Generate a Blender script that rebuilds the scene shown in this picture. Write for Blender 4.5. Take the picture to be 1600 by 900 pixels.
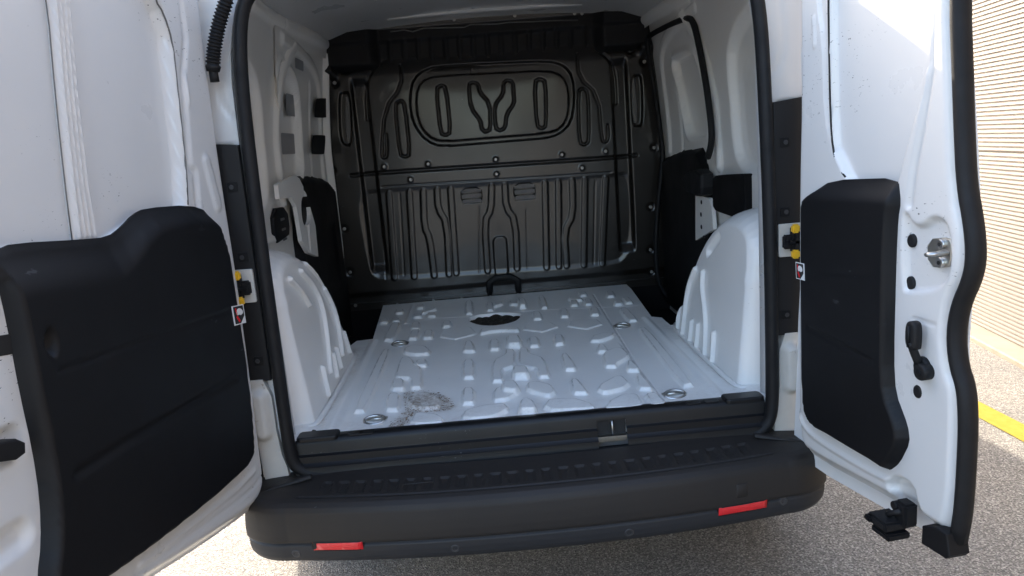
import bpy, bmesh, math, random
import numpy as np
from mathutils import Vector, Matrix
random.seed(7); rng=np.random.default_rng(7)
sc=bpy.context.scene
for o in list(bpy.data.objects): bpy.data.objects.remove(o)
CAM_LOC=[-0.075, -1.885, 1.285]
CAM_ROT=[[0.995963, -0.0431284, -0.0787254], [0.0854782, 0.1878809, 0.9784652], [0.0274086, 0.9812445, -0.190809]]
# ------------------------------------------------------------ camera
cd=bpy.data.cameras.new('camera'); cam=bpy.data.objects.new('camera',cd); sc.collection.objects.link(cam)
cd.sensor_width=36; cd.lens=36*1155/1600; cd.clip_start=.02; cd.clip_end=2000
r_,u_,f_=[Vector(a) for a in CAM_ROT]
M4=Matrix((( r_[0],u_[0],-f_[0],CAM_LOC[0]),(r_[1],u_[1],-f_[1],CAM_LOC[1]),(r_[2],u_[2],-f_[2],CAM_LOC[2]),(0,0,0,1)))
cam.matrix_world=M4; sc.camera=cam
# ------------------------------------------------------------ sky, sun, exposure
SUN=Vector((-.58,1.54,1.0)).normalized()          # direction towards the sun
w=bpy.data.worlds.new('World'); sc.world=w; w.use_nodes=True
nt=w.node_tree; bg=nt.nodes['Background']; sky=nt.nodes.new('ShaderNodeTexSky'); sky.sky_type='NISHITA'; sky.sun_disc=False
sky.sun_elevation=math.asin(SUN.z); sky.sun_rotation=math.atan2(SUN.x,SUN.y)
sky.air_density=1.0; sky.dust_density=4.0; sky.ozone_density=.4
nt.links.new(sky.outputs[0],bg.inputs[0]); bg.inputs[1].default_value=.15
sl=bpy.data.lights.new('sun','SUN'); so=bpy.data.objects.new('sun',sl); sc.collection.objects.link(so)
sl.energy=2.0; sl.angle=math.radians(.5); sl.color=(1,.90,.75)
so.rotation_euler=SUN.to_track_quat('Z','Y').to_euler(); so.location=(-2,6,5)
sc.view_settings.view_transform='Standard'; sc.view_settings.look='None'; sc.view_settings.gamma=1
sc.view_settings.use_curve_mapping=False; sc.view_settings.exposure=2.6
sc.cycles.diffuse_bounces=8; sc.cycles.max_bounces=12; sc.cycles.glossy_bounces=5
sc.render.resolution_x=1024; sc.render.resolution_y=576

FRAME={"floor":[[0.0,0.0,0.55],[1.0,0.0,0.0],[0.0,1.0,0.0],[0.0,0.0,1.0]],"bulk":[[0.0,1.757,0.0],[1.0,0.0,0.0],[0.0,0.0,1.0],[0.0,-1.0,0.0]],"ldoor":[[-0.7,-0.07,0.0],[-0.16013,-0.9871,0.0],[0.0,0.0,1.0],[0.9871,-0.16013,0.0]],"rdoor":[[0.653,-0.173,0.0],[0.13476,-0.99088,0.0],[0.0,0.0,1.0],[-0.99088,-0.13476,0.0]],"lwall":[[-0.8,0.0,0.0],[0.0,1.0,0.0],[0.0,0.0,1.0],[1.0,0.0,0.0]],"rwall":[[0.8,0.0,0.0],[0.0,1.0,0.0],[0.0,0.0,1.0],[-1.0,0.0,0.0]],"lslide":[[-0.81,0.0,0.0],[0.0,1.0,0.0],[0.0,0.0,1.0],[1.0,0.0,0.0]],"rslide":[[0.82,0.0,0.0],[0.0,1.0,0.0],[0.0,0.0,1.0],[-1.0,0.0,0.0]],"rsealP":[[0.768,0.0,0.0],[0.0,1.0,0.0],[0.0,0.0,1.0],[-1.0,0.0,0.0]],"yfront":[[0.0,1.69,0.0],[1.0,0.0,0.0],[0.0,0.0,1.0],[0.0,-1.0,0.0]],"larch":[[-0.625,0.0,0.0],[0.0,1.0,0.0],[0.0,0.0,1.0],[1.0,0.0,0.0]],"rarch":[[0.625,0.0,0.0],[0.0,1.0,0.0],[0.0,0.0,1.0],[-1.0,0.0,0.0]],"hose":[[0.0,-0.05,0.0],[1.0,0.0,0.0],[0.0,0.0,1.0],[0.0,-1.0,0.0]],"pillar":[[0.0,-0.03,0.0],[1.0,0.0,0.0],[0.0,0.0,1.0],[0.0,-1.0,0.0]]}
D={
"fe0":[[-0.5034,0.8513],[-0.4815,0.8443],[-0.4706,0.1792],[-0.5092,0.1845]],
"fe1":[[-0.5229,1.2933],[-0.4849,1.2793],[-0.4801,0.9874],[-0.5263,1.003]],
"fe2":[[-0.4317,1.2735],[-0.3984,1.2612],[-0.3901,1.1364],[-0.4286,1.1501]],
"fe3":[[-0.4191,1.1309],[-0.3873,1.1196],[-0.387,0.9758],[-0.4272,0.9895]],
"fe4":[[-0.3615,1.1042],[-0.3356,1.095],[-0.3253,0.9663],[-0.366,0.9801]],
"fe5":[[-0.2944,1.2432],[-0.2642,1.2321],[-0.2567,1.1364],[-0.2962,1.1507]],
"fe6":[[-0.1362,1.0306],[-0.0944,1.062],[-0.0415,1.0493],[0.0207,1.0053],[0.0144,0.9563],[-0.0435,0.9857],[-0.0955,0.986],[-0.1363,0.9649]],
"fe7":[[-0.4264,0.8342],[-0.3966,0.8769],[-0.3446,0.8466],[-0.3223,0.7752],[-0.3263,0.7321],[-0.385,0.7458],[-0.419,0.7812]],
"fe8":[[-0.1933,0.8632],[-0.1684,0.863],[-0.1557,0.7592],[-0.1568,0.7148],[-0.1975,0.7278],[-0.1984,0.768]],
"fe9":[[-0.0938,0.857],[-0.0691,0.8487],[-0.0642,0.717],[-0.1026,0.7294]],
"fe10":[[-0.0264,0.8534],[0.0155,0.8392],[0.0171,0.7181],[-0.0379,0.7335]],
"fe11":[[-0.4254,0.7105],[-0.392,0.7119],[-0.3591,0.5992],[-0.3368,0.5602],[-0.3198,0.3531],[-0.3566,0.3597],[-0.3641,0.4558],[-0.4154,0.4804],[-0.4225,0.533]],
"fe12":[[-0.3605,0.6556],[-0.335,0.6661],[-0.3197,0.5874],[-0.3614,0.589]],
"fe13":[[-0.4176,0.4613],[-0.3956,0.4551],[-0.3751,0.3522],[-0.4184,0.3641]],
"fe14":[[-0.4158,0.3175],[-0.3922,0.3111],[-0.3729,0.168],[-0.4152,0.1758]],
"fe15":[[-0.1866,0.6135],[-0.1658,0.6071],[-0.153,0.4089],[-0.1939,0.4168]],
"fe16":[[-0.0459,0.6988],[-0.0093,0.6919],[-0.0186,0.4967],[-0.0664,0.4591],[-0.0627,0.3452],[-0.1012,0.3524],[-0.0919,0.5731],[-0.0479,0.6394]],
"fe17":[[-0.0178,0.4488],[0.0122,0.4399],[0.0194,0.348],[-0.0341,0.3576]],
"fe18":[[-0.0947,0.2612],[-0.0654,0.2969],[-0.0252,0.2982],[-0.0173,0.2316],[-0.0586,0.1688],[-0.0992,0.1684]],
"fe19":[[-0.1828,0.3064],[-0.1627,0.3008],[-0.1522,0.1666],[-0.1911,0.1721]],
"fe20":[[-0.3592,0.2649],[-0.3345,0.3058],[-0.2876,0.288],[-0.253,0.2202],[-0.2552,0.1576],[-0.3117,0.1615],[-0.3479,0.2051]],
"fe21":[[-0.1884,0.0555],[-0.1816,0.1013],[-0.1291,0.1327],[-0.0653,0.1315],[-0.0553,0.0882],[-0.0991,0.0375],[-0.16,0.0359]],
"fe22":[[-0.0211,0.1123],[-0.0015,0.1302],[0.0172,0.0949],[0.0184,0.0291],[-0.0313,0.0388]],
"fe23":[[-0.3248,0.1272],[-0.2599,0.0991],[-0.236,0.0575],[-0.2407,0.0269],[-0.3299,0.0392]],
"fe24":[[-0.2074,1.6203],[-0.1715,1.6183],[-0.1666,1.337],[-0.2024,1.3508]],
"fe25":[[-0.1048,1.5566],[-0.0742,1.5439],[-0.0731,1.3755],[-0.1082,1.3855]],
"fe26":[[-0.0659,1.5197],[-0.0348,1.5361],[-0.0303,1.4845],[-0.0674,1.4472]],
"fe27":[[0.0051,1.5449],[0.0347,1.5199],[0.0456,1.4455],[0.0021,1.4713]],
"fe28":[[0.0518,1.5128],[0.0739,1.5163],[0.0749,1.3666],[0.0388,1.3811]],
"fe29":[[-0.4068,1.4756],[-0.3505,1.5406],[-0.3405,1.4887],[-0.4005,1.4273]],
"fe30":[[-0.3738,1.4321],[-0.3434,1.4203],[-0.3347,1.3575],[-0.3734,1.3649]],
"fe31":[[-0.4368,1.4262],[-0.4113,1.4239],[-0.3962,1.359],[-0.4372,1.3637]],
"fe32":[[-0.4407,1.6264],[-0.4139,1.6282],[-0.4022,1.5532],[-0.4392,1.5558]],
"fe33":[[-0.5322,1.5644],[-0.5056,1.5619],[-0.4914,1.4815],[-0.5327,1.4898]],
"fe34":[[-0.5837,1.3862],[-0.5593,1.3916],[-0.5407,1.3067],[-0.58,1.3143]],
"fe35":[[-0.5331,1.3817],[-0.5035,1.3778],[-0.4925,1.3132],[-0.5288,1.3162]],
"ff0":[[-0.0351,0.8733],[0.0071,0.8589],[0.0172,0.7235],[-0.04,0.7371]],
"ff1":[[0.0061,0.707],[0.0362,0.7022],[0.039,0.624],[0.0786,0.5655],[0.0823,0.4984],[0.0849,0.3466],[0.0486,0.3476],[0.0499,0.4413],[0.0005,0.485],[-0.0056,0.547]],
"ff2":[[-0.0258,0.4516],[0.0132,0.44],[0.0201,0.352],[-0.0329,0.3615]],
"ff3":[[0.0071,0.2949],[0.042,0.3014],[0.0809,0.2566],[0.0867,0.192],[0.0637,0.1623],[0.0059,0.2308]],
"ff4":[[-0.0641,0.3059],[-0.0325,0.3043],[-0.0159,0.2401],[-0.0315,0.2074],[-0.0693,0.231]],
"ff5":[[-0.0222,0.1253],[-0.003,0.1342],[0.0212,0.1018],[0.0217,0.0343],[-0.0316,0.0464]],
"ff6":[[0.0418,0.0844],[0.0607,0.1299],[0.1343,0.1213],[0.1745,0.0695],[0.1786,0.0288],[0.0628,0.0425]],
"ff7":[[0.2097,0.0381],[0.228,0.0781],[0.2728,0.1206],[0.3142,0.1142],[0.3113,0.0236],[0.2714,0.0079],[0.2079,0.0213]],
"ff8":[[0.3353,0.1085],[0.3668,0.1112],[0.3731,0.0133],[0.3328,0.0107]],
"ff9":[[0.2094,0.1818],[0.2257,0.225],[0.2822,0.2897],[0.304,0.2834],[0.3115,0.2149],[0.2826,0.1717],[0.2245,0.1513]],
"ff10":[[0.3456,0.29],[0.363,0.2905],[0.37,0.1711],[0.3634,0.1495],[0.3261,0.1631]],
"ff11":[[0.1418,0.2931],[0.1651,0.2956],[0.1782,0.1787],[0.1745,0.16],[0.1351,0.1706]],
"ff12":[[0.1442,0.5791],[0.1678,0.5878],[0.1776,0.4277],[0.1693,0.3958],[0.1373,0.4052]],
"ff13":[[0.2841,0.5463],[0.3385,0.5991],[0.3609,0.5799],[0.3678,0.5041],[0.3562,0.4745],[0.3092,0.4147],[0.3021,0.3923],[0.2683,0.4025]],
"ff14":[[0.2851,0.6531],[0.3079,0.6505],[0.3091,0.5801],[0.2996,0.5621],[0.2712,0.5735]],
"ff15":[[0.2736,0.7413],[0.2881,0.7819],[0.3341,0.8073],[0.3719,0.7942],[0.3575,0.7527],[0.3048,0.7047],[0.2699,0.7164]],
"ff16":[[0.349,0.4381],[0.3634,0.4337],[0.3695,0.3561],[0.3613,0.3311],[0.3273,0.3431]],
"ff17":[[0.1516,0.8427],[0.173,0.8437],[0.1732,0.7203],[0.1368,0.7171]],
"ff18":[[0.0558,0.8423],[0.0769,0.8406],[0.0821,0.7199],[0.0436,0.7224]],
"ff19":[[0.097,1.2681],[0.1246,1.2573],[0.1258,1.1275],[0.087,1.1286]],
"ff20":[[0.2199,1.2751],[0.2434,1.2658],[0.2391,1.1287],[0.2024,1.1358]],
"ff21":[[0.3488,1.2613],[0.3756,1.2505],[0.367,1.1209],[0.3286,1.1253]],
"ff22":[[0.462,1.1902],[0.4951,1.1954],[0.4961,0.9661],[0.4565,0.9618]],
"ff23":[[0.4712,0.8386],[0.4976,0.8292],[0.4902,0.1562],[0.452,0.15]],
"ff24":[[0.1435,1.6041],[0.1738,1.5911],[0.1681,1.3335],[0.1374,1.3343]],
"ff25":[[0.0491,1.6],[0.071,1.5908],[0.0768,1.3739],[0.0399,1.3732]],
"ff26":[[0.2847,1.5088],[0.3399,1.4641],[0.3334,1.4168],[0.2775,1.4484]],
"ff27":[[0.3411,1.6042],[0.3769,1.6022],[0.3698,1.5158],[0.3344,1.5135]],
"ff28":[[0.2847,1.4371],[0.3091,1.4269],[0.3044,1.3327],[0.2701,1.331]],
"ff29":[[0.3483,1.4312],[0.3725,1.4211],[0.367,1.3228],[0.3317,1.3255]],
"ff30":[[0.4739,1.5641],[0.4988,1.5532],[0.4901,1.4512],[0.4521,1.4462]],
"ff31":[[0.4764,1.3572],[0.4998,1.3475],[0.4943,1.2748],[0.4557,1.2751]],
"ff32":[[0.5146,1.4028],[0.5436,1.3988],[0.5433,1.2858],[0.5101,1.2799]],
"fh1":[[-0.2971,0.9883],[-0.2927,1.0799],[-0.257,1.1462],[-0.1787,1.1179],[-0.1512,1.0056],[-0.1585,0.9784],[-0.2345,0.9297]],
"fhole":[[-0.1904,1.2739],[-0.1525,1.3352],[-0.1069,1.3398],[-0.0569,1.3502],[0.0458,1.2951],[0.0312,1.204],[0.0005,1.1405],[-0.0627,1.1112],[-0.1245,1.1338],[-0.1718,1.2046]],
"fseam":[[-0.5953,1.289],[-0.4971,1.2804],[-0.4324,1.2806],[-0.3942,1.3118],[-0.3389,1.3445],[-0.1894,1.3165]],
"fseam2":[[0.0454,1.3175],[0.1195,1.3146]],
"dirt1":[[-0.3481,0.3305],[-0.2777,0.3113],[-0.223,0.2286],[-0.2092,0.1458],[-0.2674,0.138],[-0.2991,0.1356],[-0.3305,0.1316],[-0.3435,0.0493],[-0.372,0.0319],[-0.395,0.0347],[-0.3707,0.1124],[-0.3497,0.1666],[-0.3661,0.2502],[-0.3778,0.3387]],
"fh2":[[0.2138,0.9791],[0.2407,1.0777],[0.3449,1.0551],[0.3526,0.9626],[0.2781,0.9076]],
"fh3":[[0.0358,0.985],[0.0652,1.0938],[0.1555,1.0702],[0.1781,0.9797],[0.1087,0.9234]],
"fseam3":[[0.0063,1.3332],[0.0893,1.3344],[0.332,1.2869],[0.5615,1.2435]],
"fcrease":[[0.4061,1.5577],[0.3656,0.1522],[0.3785,0.0207]],
"fcrease2":[[0.5368,1.0221],[0.5366,0.0267]],
"fcrease3":[[0.3683,0.6885],[0.3785,0.0207]],
"fcrease4":[[-0.5673,1.0313],[-0.5507,0.0723]],
"fcrease5":[[-0.4662,1.6623],[-0.4621,1.295]],
"fcrease6":[[-0.5479,2.024],[-0.5473,2.0186]],
"fout":[[-0.6155,-0.011],[0.6129,-0.0351],[0.592,0.1497],[0.5973,0.7804],[0.6151,0.8967],[0.5933,1.0156],[0.5668,1.0374],[0.6001,1.6027],[-0.6279,1.7067],[-0.5826,1.0613],[-0.6277,1.0665],[-0.6408,0.8706]],
"rings":[[-0.452,0.9382],[0.4219,0.9146],[-0.4355,0.1126],[0.4171,0.1009]],
"plugs":[[-0.6073,0.0586],[0.6244,0.0776]],
"bout":[[-0.7289,1.8337],[-0.4998,1.88],[0.0111,1.9003],[0.4932,1.8944],[0.7646,1.8578],[0.7771,1.7237],[0.7991,1.2124],[0.7716,0.5448],[0.6238,0.5246],[-0.0085,0.5404],[-0.7468,0.5463],[-0.7787,0.6796],[-0.8024,1.125]],
"pill_o":[[-0.3869,1.555],[-0.3636,1.6254],[-0.2952,1.6715],[-0.1992,1.6776],[0.0447,1.6707],[0.2896,1.6618],[0.3628,1.6347],[0.4021,1.5781],[0.4036,1.4634],[0.3796,1.3598],[0.3196,1.3092],[0.2422,1.2939],[-0.008,1.2966],[-0.2576,1.2939],[-0.3299,1.3283],[-0.3769,1.3954],[-0.3935,1.4723]],
"pill_i":[[-0.3542,1.5421],[-0.323,1.6069],[-0.2574,1.6256],[0.019,1.6182],[0.2861,1.6106],[0.3485,1.5801],[0.3713,1.5181],[0.3639,1.4033],[0.3241,1.3429],[0.2553,1.3249],[-0.0055,1.3262],[-0.2548,1.3235],[-0.3214,1.3594],[-0.3548,1.4326]],
"sA":[[-0.2574,1.571],[-0.2324,1.5866],[-0.2093,1.5725],[-0.2078,1.3632],[-0.2328,1.3493],[-0.2565,1.3618]],
"sV1":[[-0.1018,1.5799],[-0.0797,1.5885],[-0.054,1.5763],[-0.0519,1.5398],[-0.0083,1.4844],[-0.0131,1.3639],[-0.0392,1.3501],[-0.0583,1.3674],[-0.0583,1.4044],[-0.1009,1.4706]],
"sV2":[[0.0634,1.5726],[0.0859,1.5864],[0.1096,1.5743],[0.1094,1.5172],[0.1094,1.4754],[0.0677,1.4262],[0.0572,1.3637],[0.0292,1.3521],[0.0088,1.3675],[0.0122,1.4724],[0.0592,1.521]],
"sB":[[0.2131,1.5664],[0.2409,1.5799],[0.2666,1.5624],[0.2555,1.3588],[0.2349,1.3445],[0.209,1.3625]],
"sL":[[-0.4606,1.5139],[-0.4322,1.5304],[-0.413,1.5102],[-0.4134,1.2732],[-0.4394,1.2625],[-0.4626,1.2771]],
"sR":[[0.4191,1.504],[0.4417,1.5201],[0.4676,1.5004],[0.4592,1.2683],[0.4363,1.2508],[0.4098,1.2669]],
"zL":[[-0.4149,1.6906],[-0.4179,1.5935],[-0.5104,1.4969],[-0.551,1.2788],[-0.5395,1.2651],[-0.5221,1.2765],[-0.5163,1.3768]],
"zR":[[0.4246,1.6794],[0.4254,1.5712],[0.5152,1.4811],[0.5196,1.2689],[0.5353,1.2548],[0.5526,1.2717],[0.5528,1.3357]],
"cL":[[-0.5135,1.7061],[-0.5698,1.6563],[-0.5925,1.5706],[-0.5993,1.4568]],
"cR":[[0.5188,1.696],[0.5783,1.6455],[0.602,1.5838],[0.6019,1.4377]],
"fsL":[[-0.7237,1.5806],[-0.7008,1.5943],[-0.654,1.5877],[-0.6793,1.3315],[-0.7218,1.3349],[-0.7439,1.3736]],
"fsLi":[[-0.6948,1.566],[-0.6714,1.5663],[-0.6876,1.3523],[-0.7093,1.3498]],
"fsR":[[0.6733,1.5629],[0.7202,1.5698],[0.7355,1.5479],[0.7309,1.3272],[0.7028,1.3112],[0.6651,1.3269]],
"fsRi":[[0.6792,1.549],[0.6977,1.5507],[0.7019,1.3401],[0.6766,1.3367]],
"hkL":[[-0.6964,1.7167],[-0.6735,1.7323],[-0.6238,1.7347],[-0.6339,1.712],[-0.6654,1.6685],[-0.6955,1.681]],
"hkR":[[0.6256,1.728],[0.6896,1.7213],[0.7008,1.6847],[0.6813,1.6605],[0.6558,1.688]],
"scT":[[-0.458,1.8735],[-0.4244,1.8751],[-0.1433,1.8778],[0.1427,1.8742],[0.4255,1.864],[0.4604,1.8615]],
"scS":[[-0.731,1.6325],[0.7441,1.6198]],
"lip":[[-0.4455,1.8446],[-0.3823,1.848],[-0.3415,1.837],[-0.2879,1.8482],[-0.2042,1.8451],[-0.0995,1.8395],[-0.067,1.8492],[0.059,1.8431],[0.112,1.8463],[0.2174,1.8418],[0.3231,1.8392],[0.4395,1.8328]],
"ovh":[[-0.7803,1.7584],[-0.5307,1.7399],[-0.4066,1.7185],[0.3989,1.6967],[0.5295,1.733],[0.7436,1.7276],[0.777,1.7557],[0.7858,1.9563],[-0.7616,2.0652]],
"scM":[[-0.5409,1.2251],[-0.3292,1.2214],[-0.0026,1.2176],[0.32,1.2142],[0.5339,1.2139],[-0.4205,1.1541],[-0.0039,1.1473],[0.4146,1.1428]],
"scL":[[-0.7918,1.2308],[-0.7689,0.9418],[-0.7666,0.7253],[0.7736,1.2117],[0.744,0.925],[0.7347,0.7104],[0.7357,0.5979]],
"scB":[[-0.7582,0.5547],[-0.5512,0.54],[-0.3705,0.5431],[-0.2284,0.5413],[-0.0849,0.5382],[0.0533,0.5381],[0.1964,0.5375],[0.3374,0.5347],[0.4812,0.5341],[0.5493,0.5281]],
"seamM":[[-0.7044,1.196],[-0.5473,1.1978],[0.6177,1.1793],[0.6865,1.1828]],
"seamM2":[[-0.5663,1.1289],[-0.431,1.1291],[0.3168,1.1136],[0.5569,1.1111]],
"lowr":[[-0.6964,1.1227],[-0.5551,1.128],[-0.0472,1.1182],[0.5455,1.112],[0.6601,1.1107],[0.6742,0.9709],[0.6615,0.7753],[0.622,0.6847],[0.555,0.6373],[-0.0867,0.6548],[-0.607,0.6634],[-0.6667,0.6956],[-0.6815,0.7961]],
"r0":[[-0.534,1.0948],[-0.551,0.6797]],
"r1":[[-0.4348,1.0935],[-0.4532,0.6771]],
"r2":[[-0.367,1.0924],[-0.3794,0.9149],[-0.3579,0.867],[-0.354,0.6744]],
"r3":[[-0.2991,1.0925],[-0.3036,1.0],[-0.2669,0.9319],[-0.28,0.6739]],
"r4":[[-0.2335,1.0906],[-0.2449,0.6767]],
"r5":[[-0.0327,1.0889],[-0.0447,0.9729],[-0.0821,0.9245],[-0.0873,0.6749]],
"r6":[[0.0322,1.0892],[0.029,0.9783],[0.0712,0.9175],[0.0603,0.674]],
"r7":[[-0.0135,0.809],[-0.0204,0.6691]],
"r8":[[0.2291,1.0834],[0.2079,0.6671]],
"r9":[[0.2954,1.0837],[0.2698,0.6677]],
"r10":[[0.3629,1.0839],[0.358,0.9166],[0.308,0.84],[0.3083,0.6668]],
"r11":[[0.427,1.0843],[0.3946,0.6629]],
"r12":[[0.529,1.0829],[0.4882,0.6607]],
"vA":[[-0.1857,1.0923],[-0.0813,1.0917],[-0.0848,1.0127],[-0.1871,1.0154]],
"vB":[[0.0758,1.0936],[0.1807,1.093],[0.178,1.0093],[0.0729,1.0123]],
"loop":[[-0.0874,0.5504],[-0.0824,0.6367],[0.0573,0.6352],[0.0588,0.5495]],
"brL":[[-0.7059,1.1089],[-0.6899,1.1109],[-0.6844,0.8103],[-0.6985,0.8069]],
"brR":[[0.6731,1.0939],[0.6916,1.0946],[0.673,0.7953],[0.6565,0.7932]],
"tabs":[[-0.4125,1.1445],[-0.3278,1.1454],[0.3239,1.1355]],
"ro":[[0.004,1.78],[0.0014,1.5492],[0.0019,1.3409],[-0.0085,1.122],[-0.012,0.8108],[-0.0145,0.5793],[0.0021,0.4922],[0.0474,0.4738],[0.3547,0.5031],[0.4573,0.5041],[0.5028,0.5066],[0.5214,0.5737],[0.5244,0.6978],[0.5225,0.7687],[0.5162,0.8078],[0.497,0.8372],[0.4882,0.8992],[0.4976,0.9531],[0.5213,0.9968],[0.5274,1.0415],[0.5209,1.0893],[0.5027,1.1469],[0.4921,1.2525],[0.483,1.3562],[0.474,1.4582],[0.474,1.78]],
"rseal":[[0.4668,1.78],[0.4668,1.4587],[0.4774,1.3558],[0.4867,1.2513],[0.497,1.1558],[0.5155,1.0924],[0.5237,1.0391],[0.5175,0.9986],[0.4943,0.9504],[0.4851,0.8963],[0.4938,0.8397],[0.5132,0.8043],[0.5201,0.7533],[0.5216,0.6939],[0.5189,0.5693],[0.5082,0.5064]],
"rskin":[[-0.1047,1.78],[-0.1235,0.4413],[-0.0504,0.4138],[0.382,0.4502],[0.4422,0.4554],[0.4903,0.5475],[0.4869,0.6732],[0.4569,0.9083],[0.4812,1.0062],[0.4657,1.1397],[0.4322,1.4635],[0.4294,1.78]],
"rtrim":[[0.012,0.9721],[0.0104,1.1006],[0.0346,1.1329],[0.1428,1.1554],[0.3515,1.1658],[0.36,1.1161],[0.3489,1.0175],[0.3476,0.8133],[0.3552,0.743],[0.3916,0.6897],[0.398,0.6566],[0.3706,0.6049],[0.3391,0.5745],[0.3036,0.5616],[0.1467,0.5586],[0.0478,0.5554],[0.0144,0.5895],[0.007,0.7186]],
"rwin":[[0.1248,1.72],[0.1248,1.5254],[0.1328,1.2981],[0.1424,1.2177],[0.1831,1.1647],[0.22,1.1331],[0.3452,1.1392],[0.3564,1.1754],[0.3766,1.2336],[0.4063,1.3107],[0.4183,1.3636],[0.4172,1.4691],[0.4172,1.72]],
"rstrip":[[0.0833,1.72],[0.0833,1.5334],[0.1068,1.4452],[0.1142,1.2924],[0.147,1.2109],[0.1875,1.1648],[0.1424,1.2177],[0.1328,1.2981],[0.1248,1.5254],[0.1248,1.72]],
"rstep":[[0.4202,1.72],[0.4232,1.4679],[0.4251,1.3469],[0.4084,1.2553],[0.3915,1.1877],[0.3806,1.1174]],
"rpocket":[[0.3776,1.1054],[0.3901,1.0851],[0.4149,1.085],[0.438,1.1042],[0.4687,1.101],[0.4829,1.0801],[0.4908,1.0365],[0.484,0.9905],[0.4547,0.9645],[0.3863,0.9493],[0.3652,0.9516],[0.3604,1.1041]],
"rplug":[[0.3795,1.0494],[0.3787,0.9689],[0.4167,0.7671]],
"rstk":[[0.4208,1.0576],[0.4746,1.067],[0.4812,1.0521],[0.481,1.024],[0.4711,1.0112],[0.4259,1.0078]],
"rlev":[[0.4365,0.8195],[0.4316,0.8612],[0.4241,0.8838]],
"rlatch":[[0.3687,0.5602],[0.4061,0.5601],[0.418,0.5832],[0.4428,0.5777],[0.4445,0.5284],[0.4398,0.5127],[0.3516,0.4662],[0.3248,0.4926],[0.3306,0.5055]],
"rrec":[[0.3338,0.5538],[0.3658,0.5781],[0.4133,0.5754],[0.4252,0.5382],[0.4533,0.5192],[0.4237,0.4806],[0.3646,0.4939],[0.3364,0.5296]],
"rcap":[[0.452,0.5118],[0.486,0.5272],[0.5144,0.5271],[0.5224,0.4881],[0.5135,0.4778],[0.4517,0.4743]],
"rcr1":[[0.0879,0.8178],[0.3114,0.7996]],
"rstick":[[0.0411,0.965],[0.0756,0.9655],[0.0754,0.9253],[0.0434,0.926]],
"rfold":[[0.003,0.5855],[0.0366,0.5445],[0.1468,0.5398],[0.3241,0.548],[0.3993,0.5661]],
"redge":[[0.0279,0.4942],[0.2627,0.5095],[0.3543,0.517],[0.45,0.5175]],
"lo":[[-0.1985,2.1831],[-0.05,1.6731],[-0.0438,1.5566],[-0.0342,1.3778],[-0.0307,1.2245],[-0.0334,1.0656],[-0.0298,0.9025],[-0.0228,0.7355],[-0.014,0.5823],[-0.0112,0.5037],[-0.0029,0.4664],[0.0361,0.4381],[0.0905,0.4354],[0.2827,0.4664],[0.4517,0.5],[0.5992,0.5291],[0.737,0.5532],[0.8897,0.5882],[0.9005,0.6868],[0.7681,1.1932],[0.675,1.5492],[0.5951,1.8549]],
"ltrim":[[0.6808,1.1793],[0.6832,1.1934],[0.6576,1.1956],[0.5023,1.1804],[0.4343,1.1759],[0.3933,1.1888],[0.3521,1.2089],[0.3082,1.2172],[0.1524,1.2096],[0.0771,1.1881],[0.0163,1.1436],[-0.0038,1.0862],[-0.0034,1.0226],[-0.012,0.8572],[-0.0016,0.6916],[0.0199,0.5794],[0.0334,0.5595],[0.0734,0.5436],[0.2442,0.5466],[0.4409,0.5594],[0.5861,0.5753],[0.7116,0.5928],[0.7331,0.6193],[0.7224,0.6688],[0.7007,0.712],[0.6857,0.7824],[0.6794,0.8678],[0.6804,0.9649],[0.6763,1.0781],[0.679,1.1393]],
"lwin":[[0.5951,1.8549],[0.7647,1.2062],[0.6867,1.1802],[0.5071,1.163],[0.4198,1.1619],[0.2883,1.1958],[0.1686,1.19],[0.1575,1.2101],[0.1405,1.293],[0.1229,1.4716],[0.1147,1.5661],[0.1293,1.6231],[0.1488,1.6519],[0.0284,2.0893]],
"lbar":[[0.3526,1.9552],[0.4503,1.5876],[0.4745,1.4262],[0.4928,1.2735],[0.5013,1.178],[0.4419,1.1746],[0.4399,1.2701],[0.4249,1.4288],[0.4001,1.5962],[0.2976,1.9779]],
"lb1":[[0.3402,1.9603],[0.4389,1.5896],[0.4632,1.4268],[0.4816,1.2728],[0.4905,1.1811]],
"lb2":[[0.3275,1.9656],[0.4273,1.5915],[0.4518,1.4274],[0.4702,1.2721],[0.4771,1.1804]],
"lb3":[[0.3146,1.9709],[0.4155,1.5936],[0.4401,1.428],[0.4586,1.2713],[0.4635,1.1798]],
"lb4":[[0.3033,1.9756],[0.4053,1.5953],[0.43,1.4285],[0.4468,1.2706],[0.4496,1.1791]],
"lcr1":[[0.6535,0.9866],[0.0855,0.956]],
"lcr2":[[0.6572,0.8125],[0.5259,0.8122],[0.119,0.7985]],
"lpull":[[0.6712,1.0444],[0.6614,1.0604],[0.6502,1.0607],[0.6413,1.0468],[0.6414,1.0256],[0.6499,1.01],[0.6586,1.0094],[0.6696,1.0201]],
"lhole":[[0.7406,1.067],[0.6886,1.0608],[0.6827,1.0542],[0.6889,1.0313],[0.6994,1.0303],[0.7483,1.038]],
"lblk":[[0.7904,0.9222],[0.7275,0.9066],[0.7349,0.8744],[0.7976,0.895]],
"lstick":[[0.0952,0.9645],[0.0401,0.9581],[0.051,0.9131],[0.0943,0.9179]],
"lstep":[[-0.0902,2.1383],[0.0532,1.6555],[0.0569,1.5733],[0.0929,1.4874],[0.1105,1.3761],[0.1233,1.2895],[0.1048,1.2802],[0.1178,1.1921]],
"lfold":[[0.0492,0.5321],[0.1446,0.5279],[0.3388,0.5442],[0.5138,0.5623]],
"lfold2":[[0.0076,0.5037],[0.0898,0.4918],[0.3445,0.5251],[0.537,0.5503]],
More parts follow.
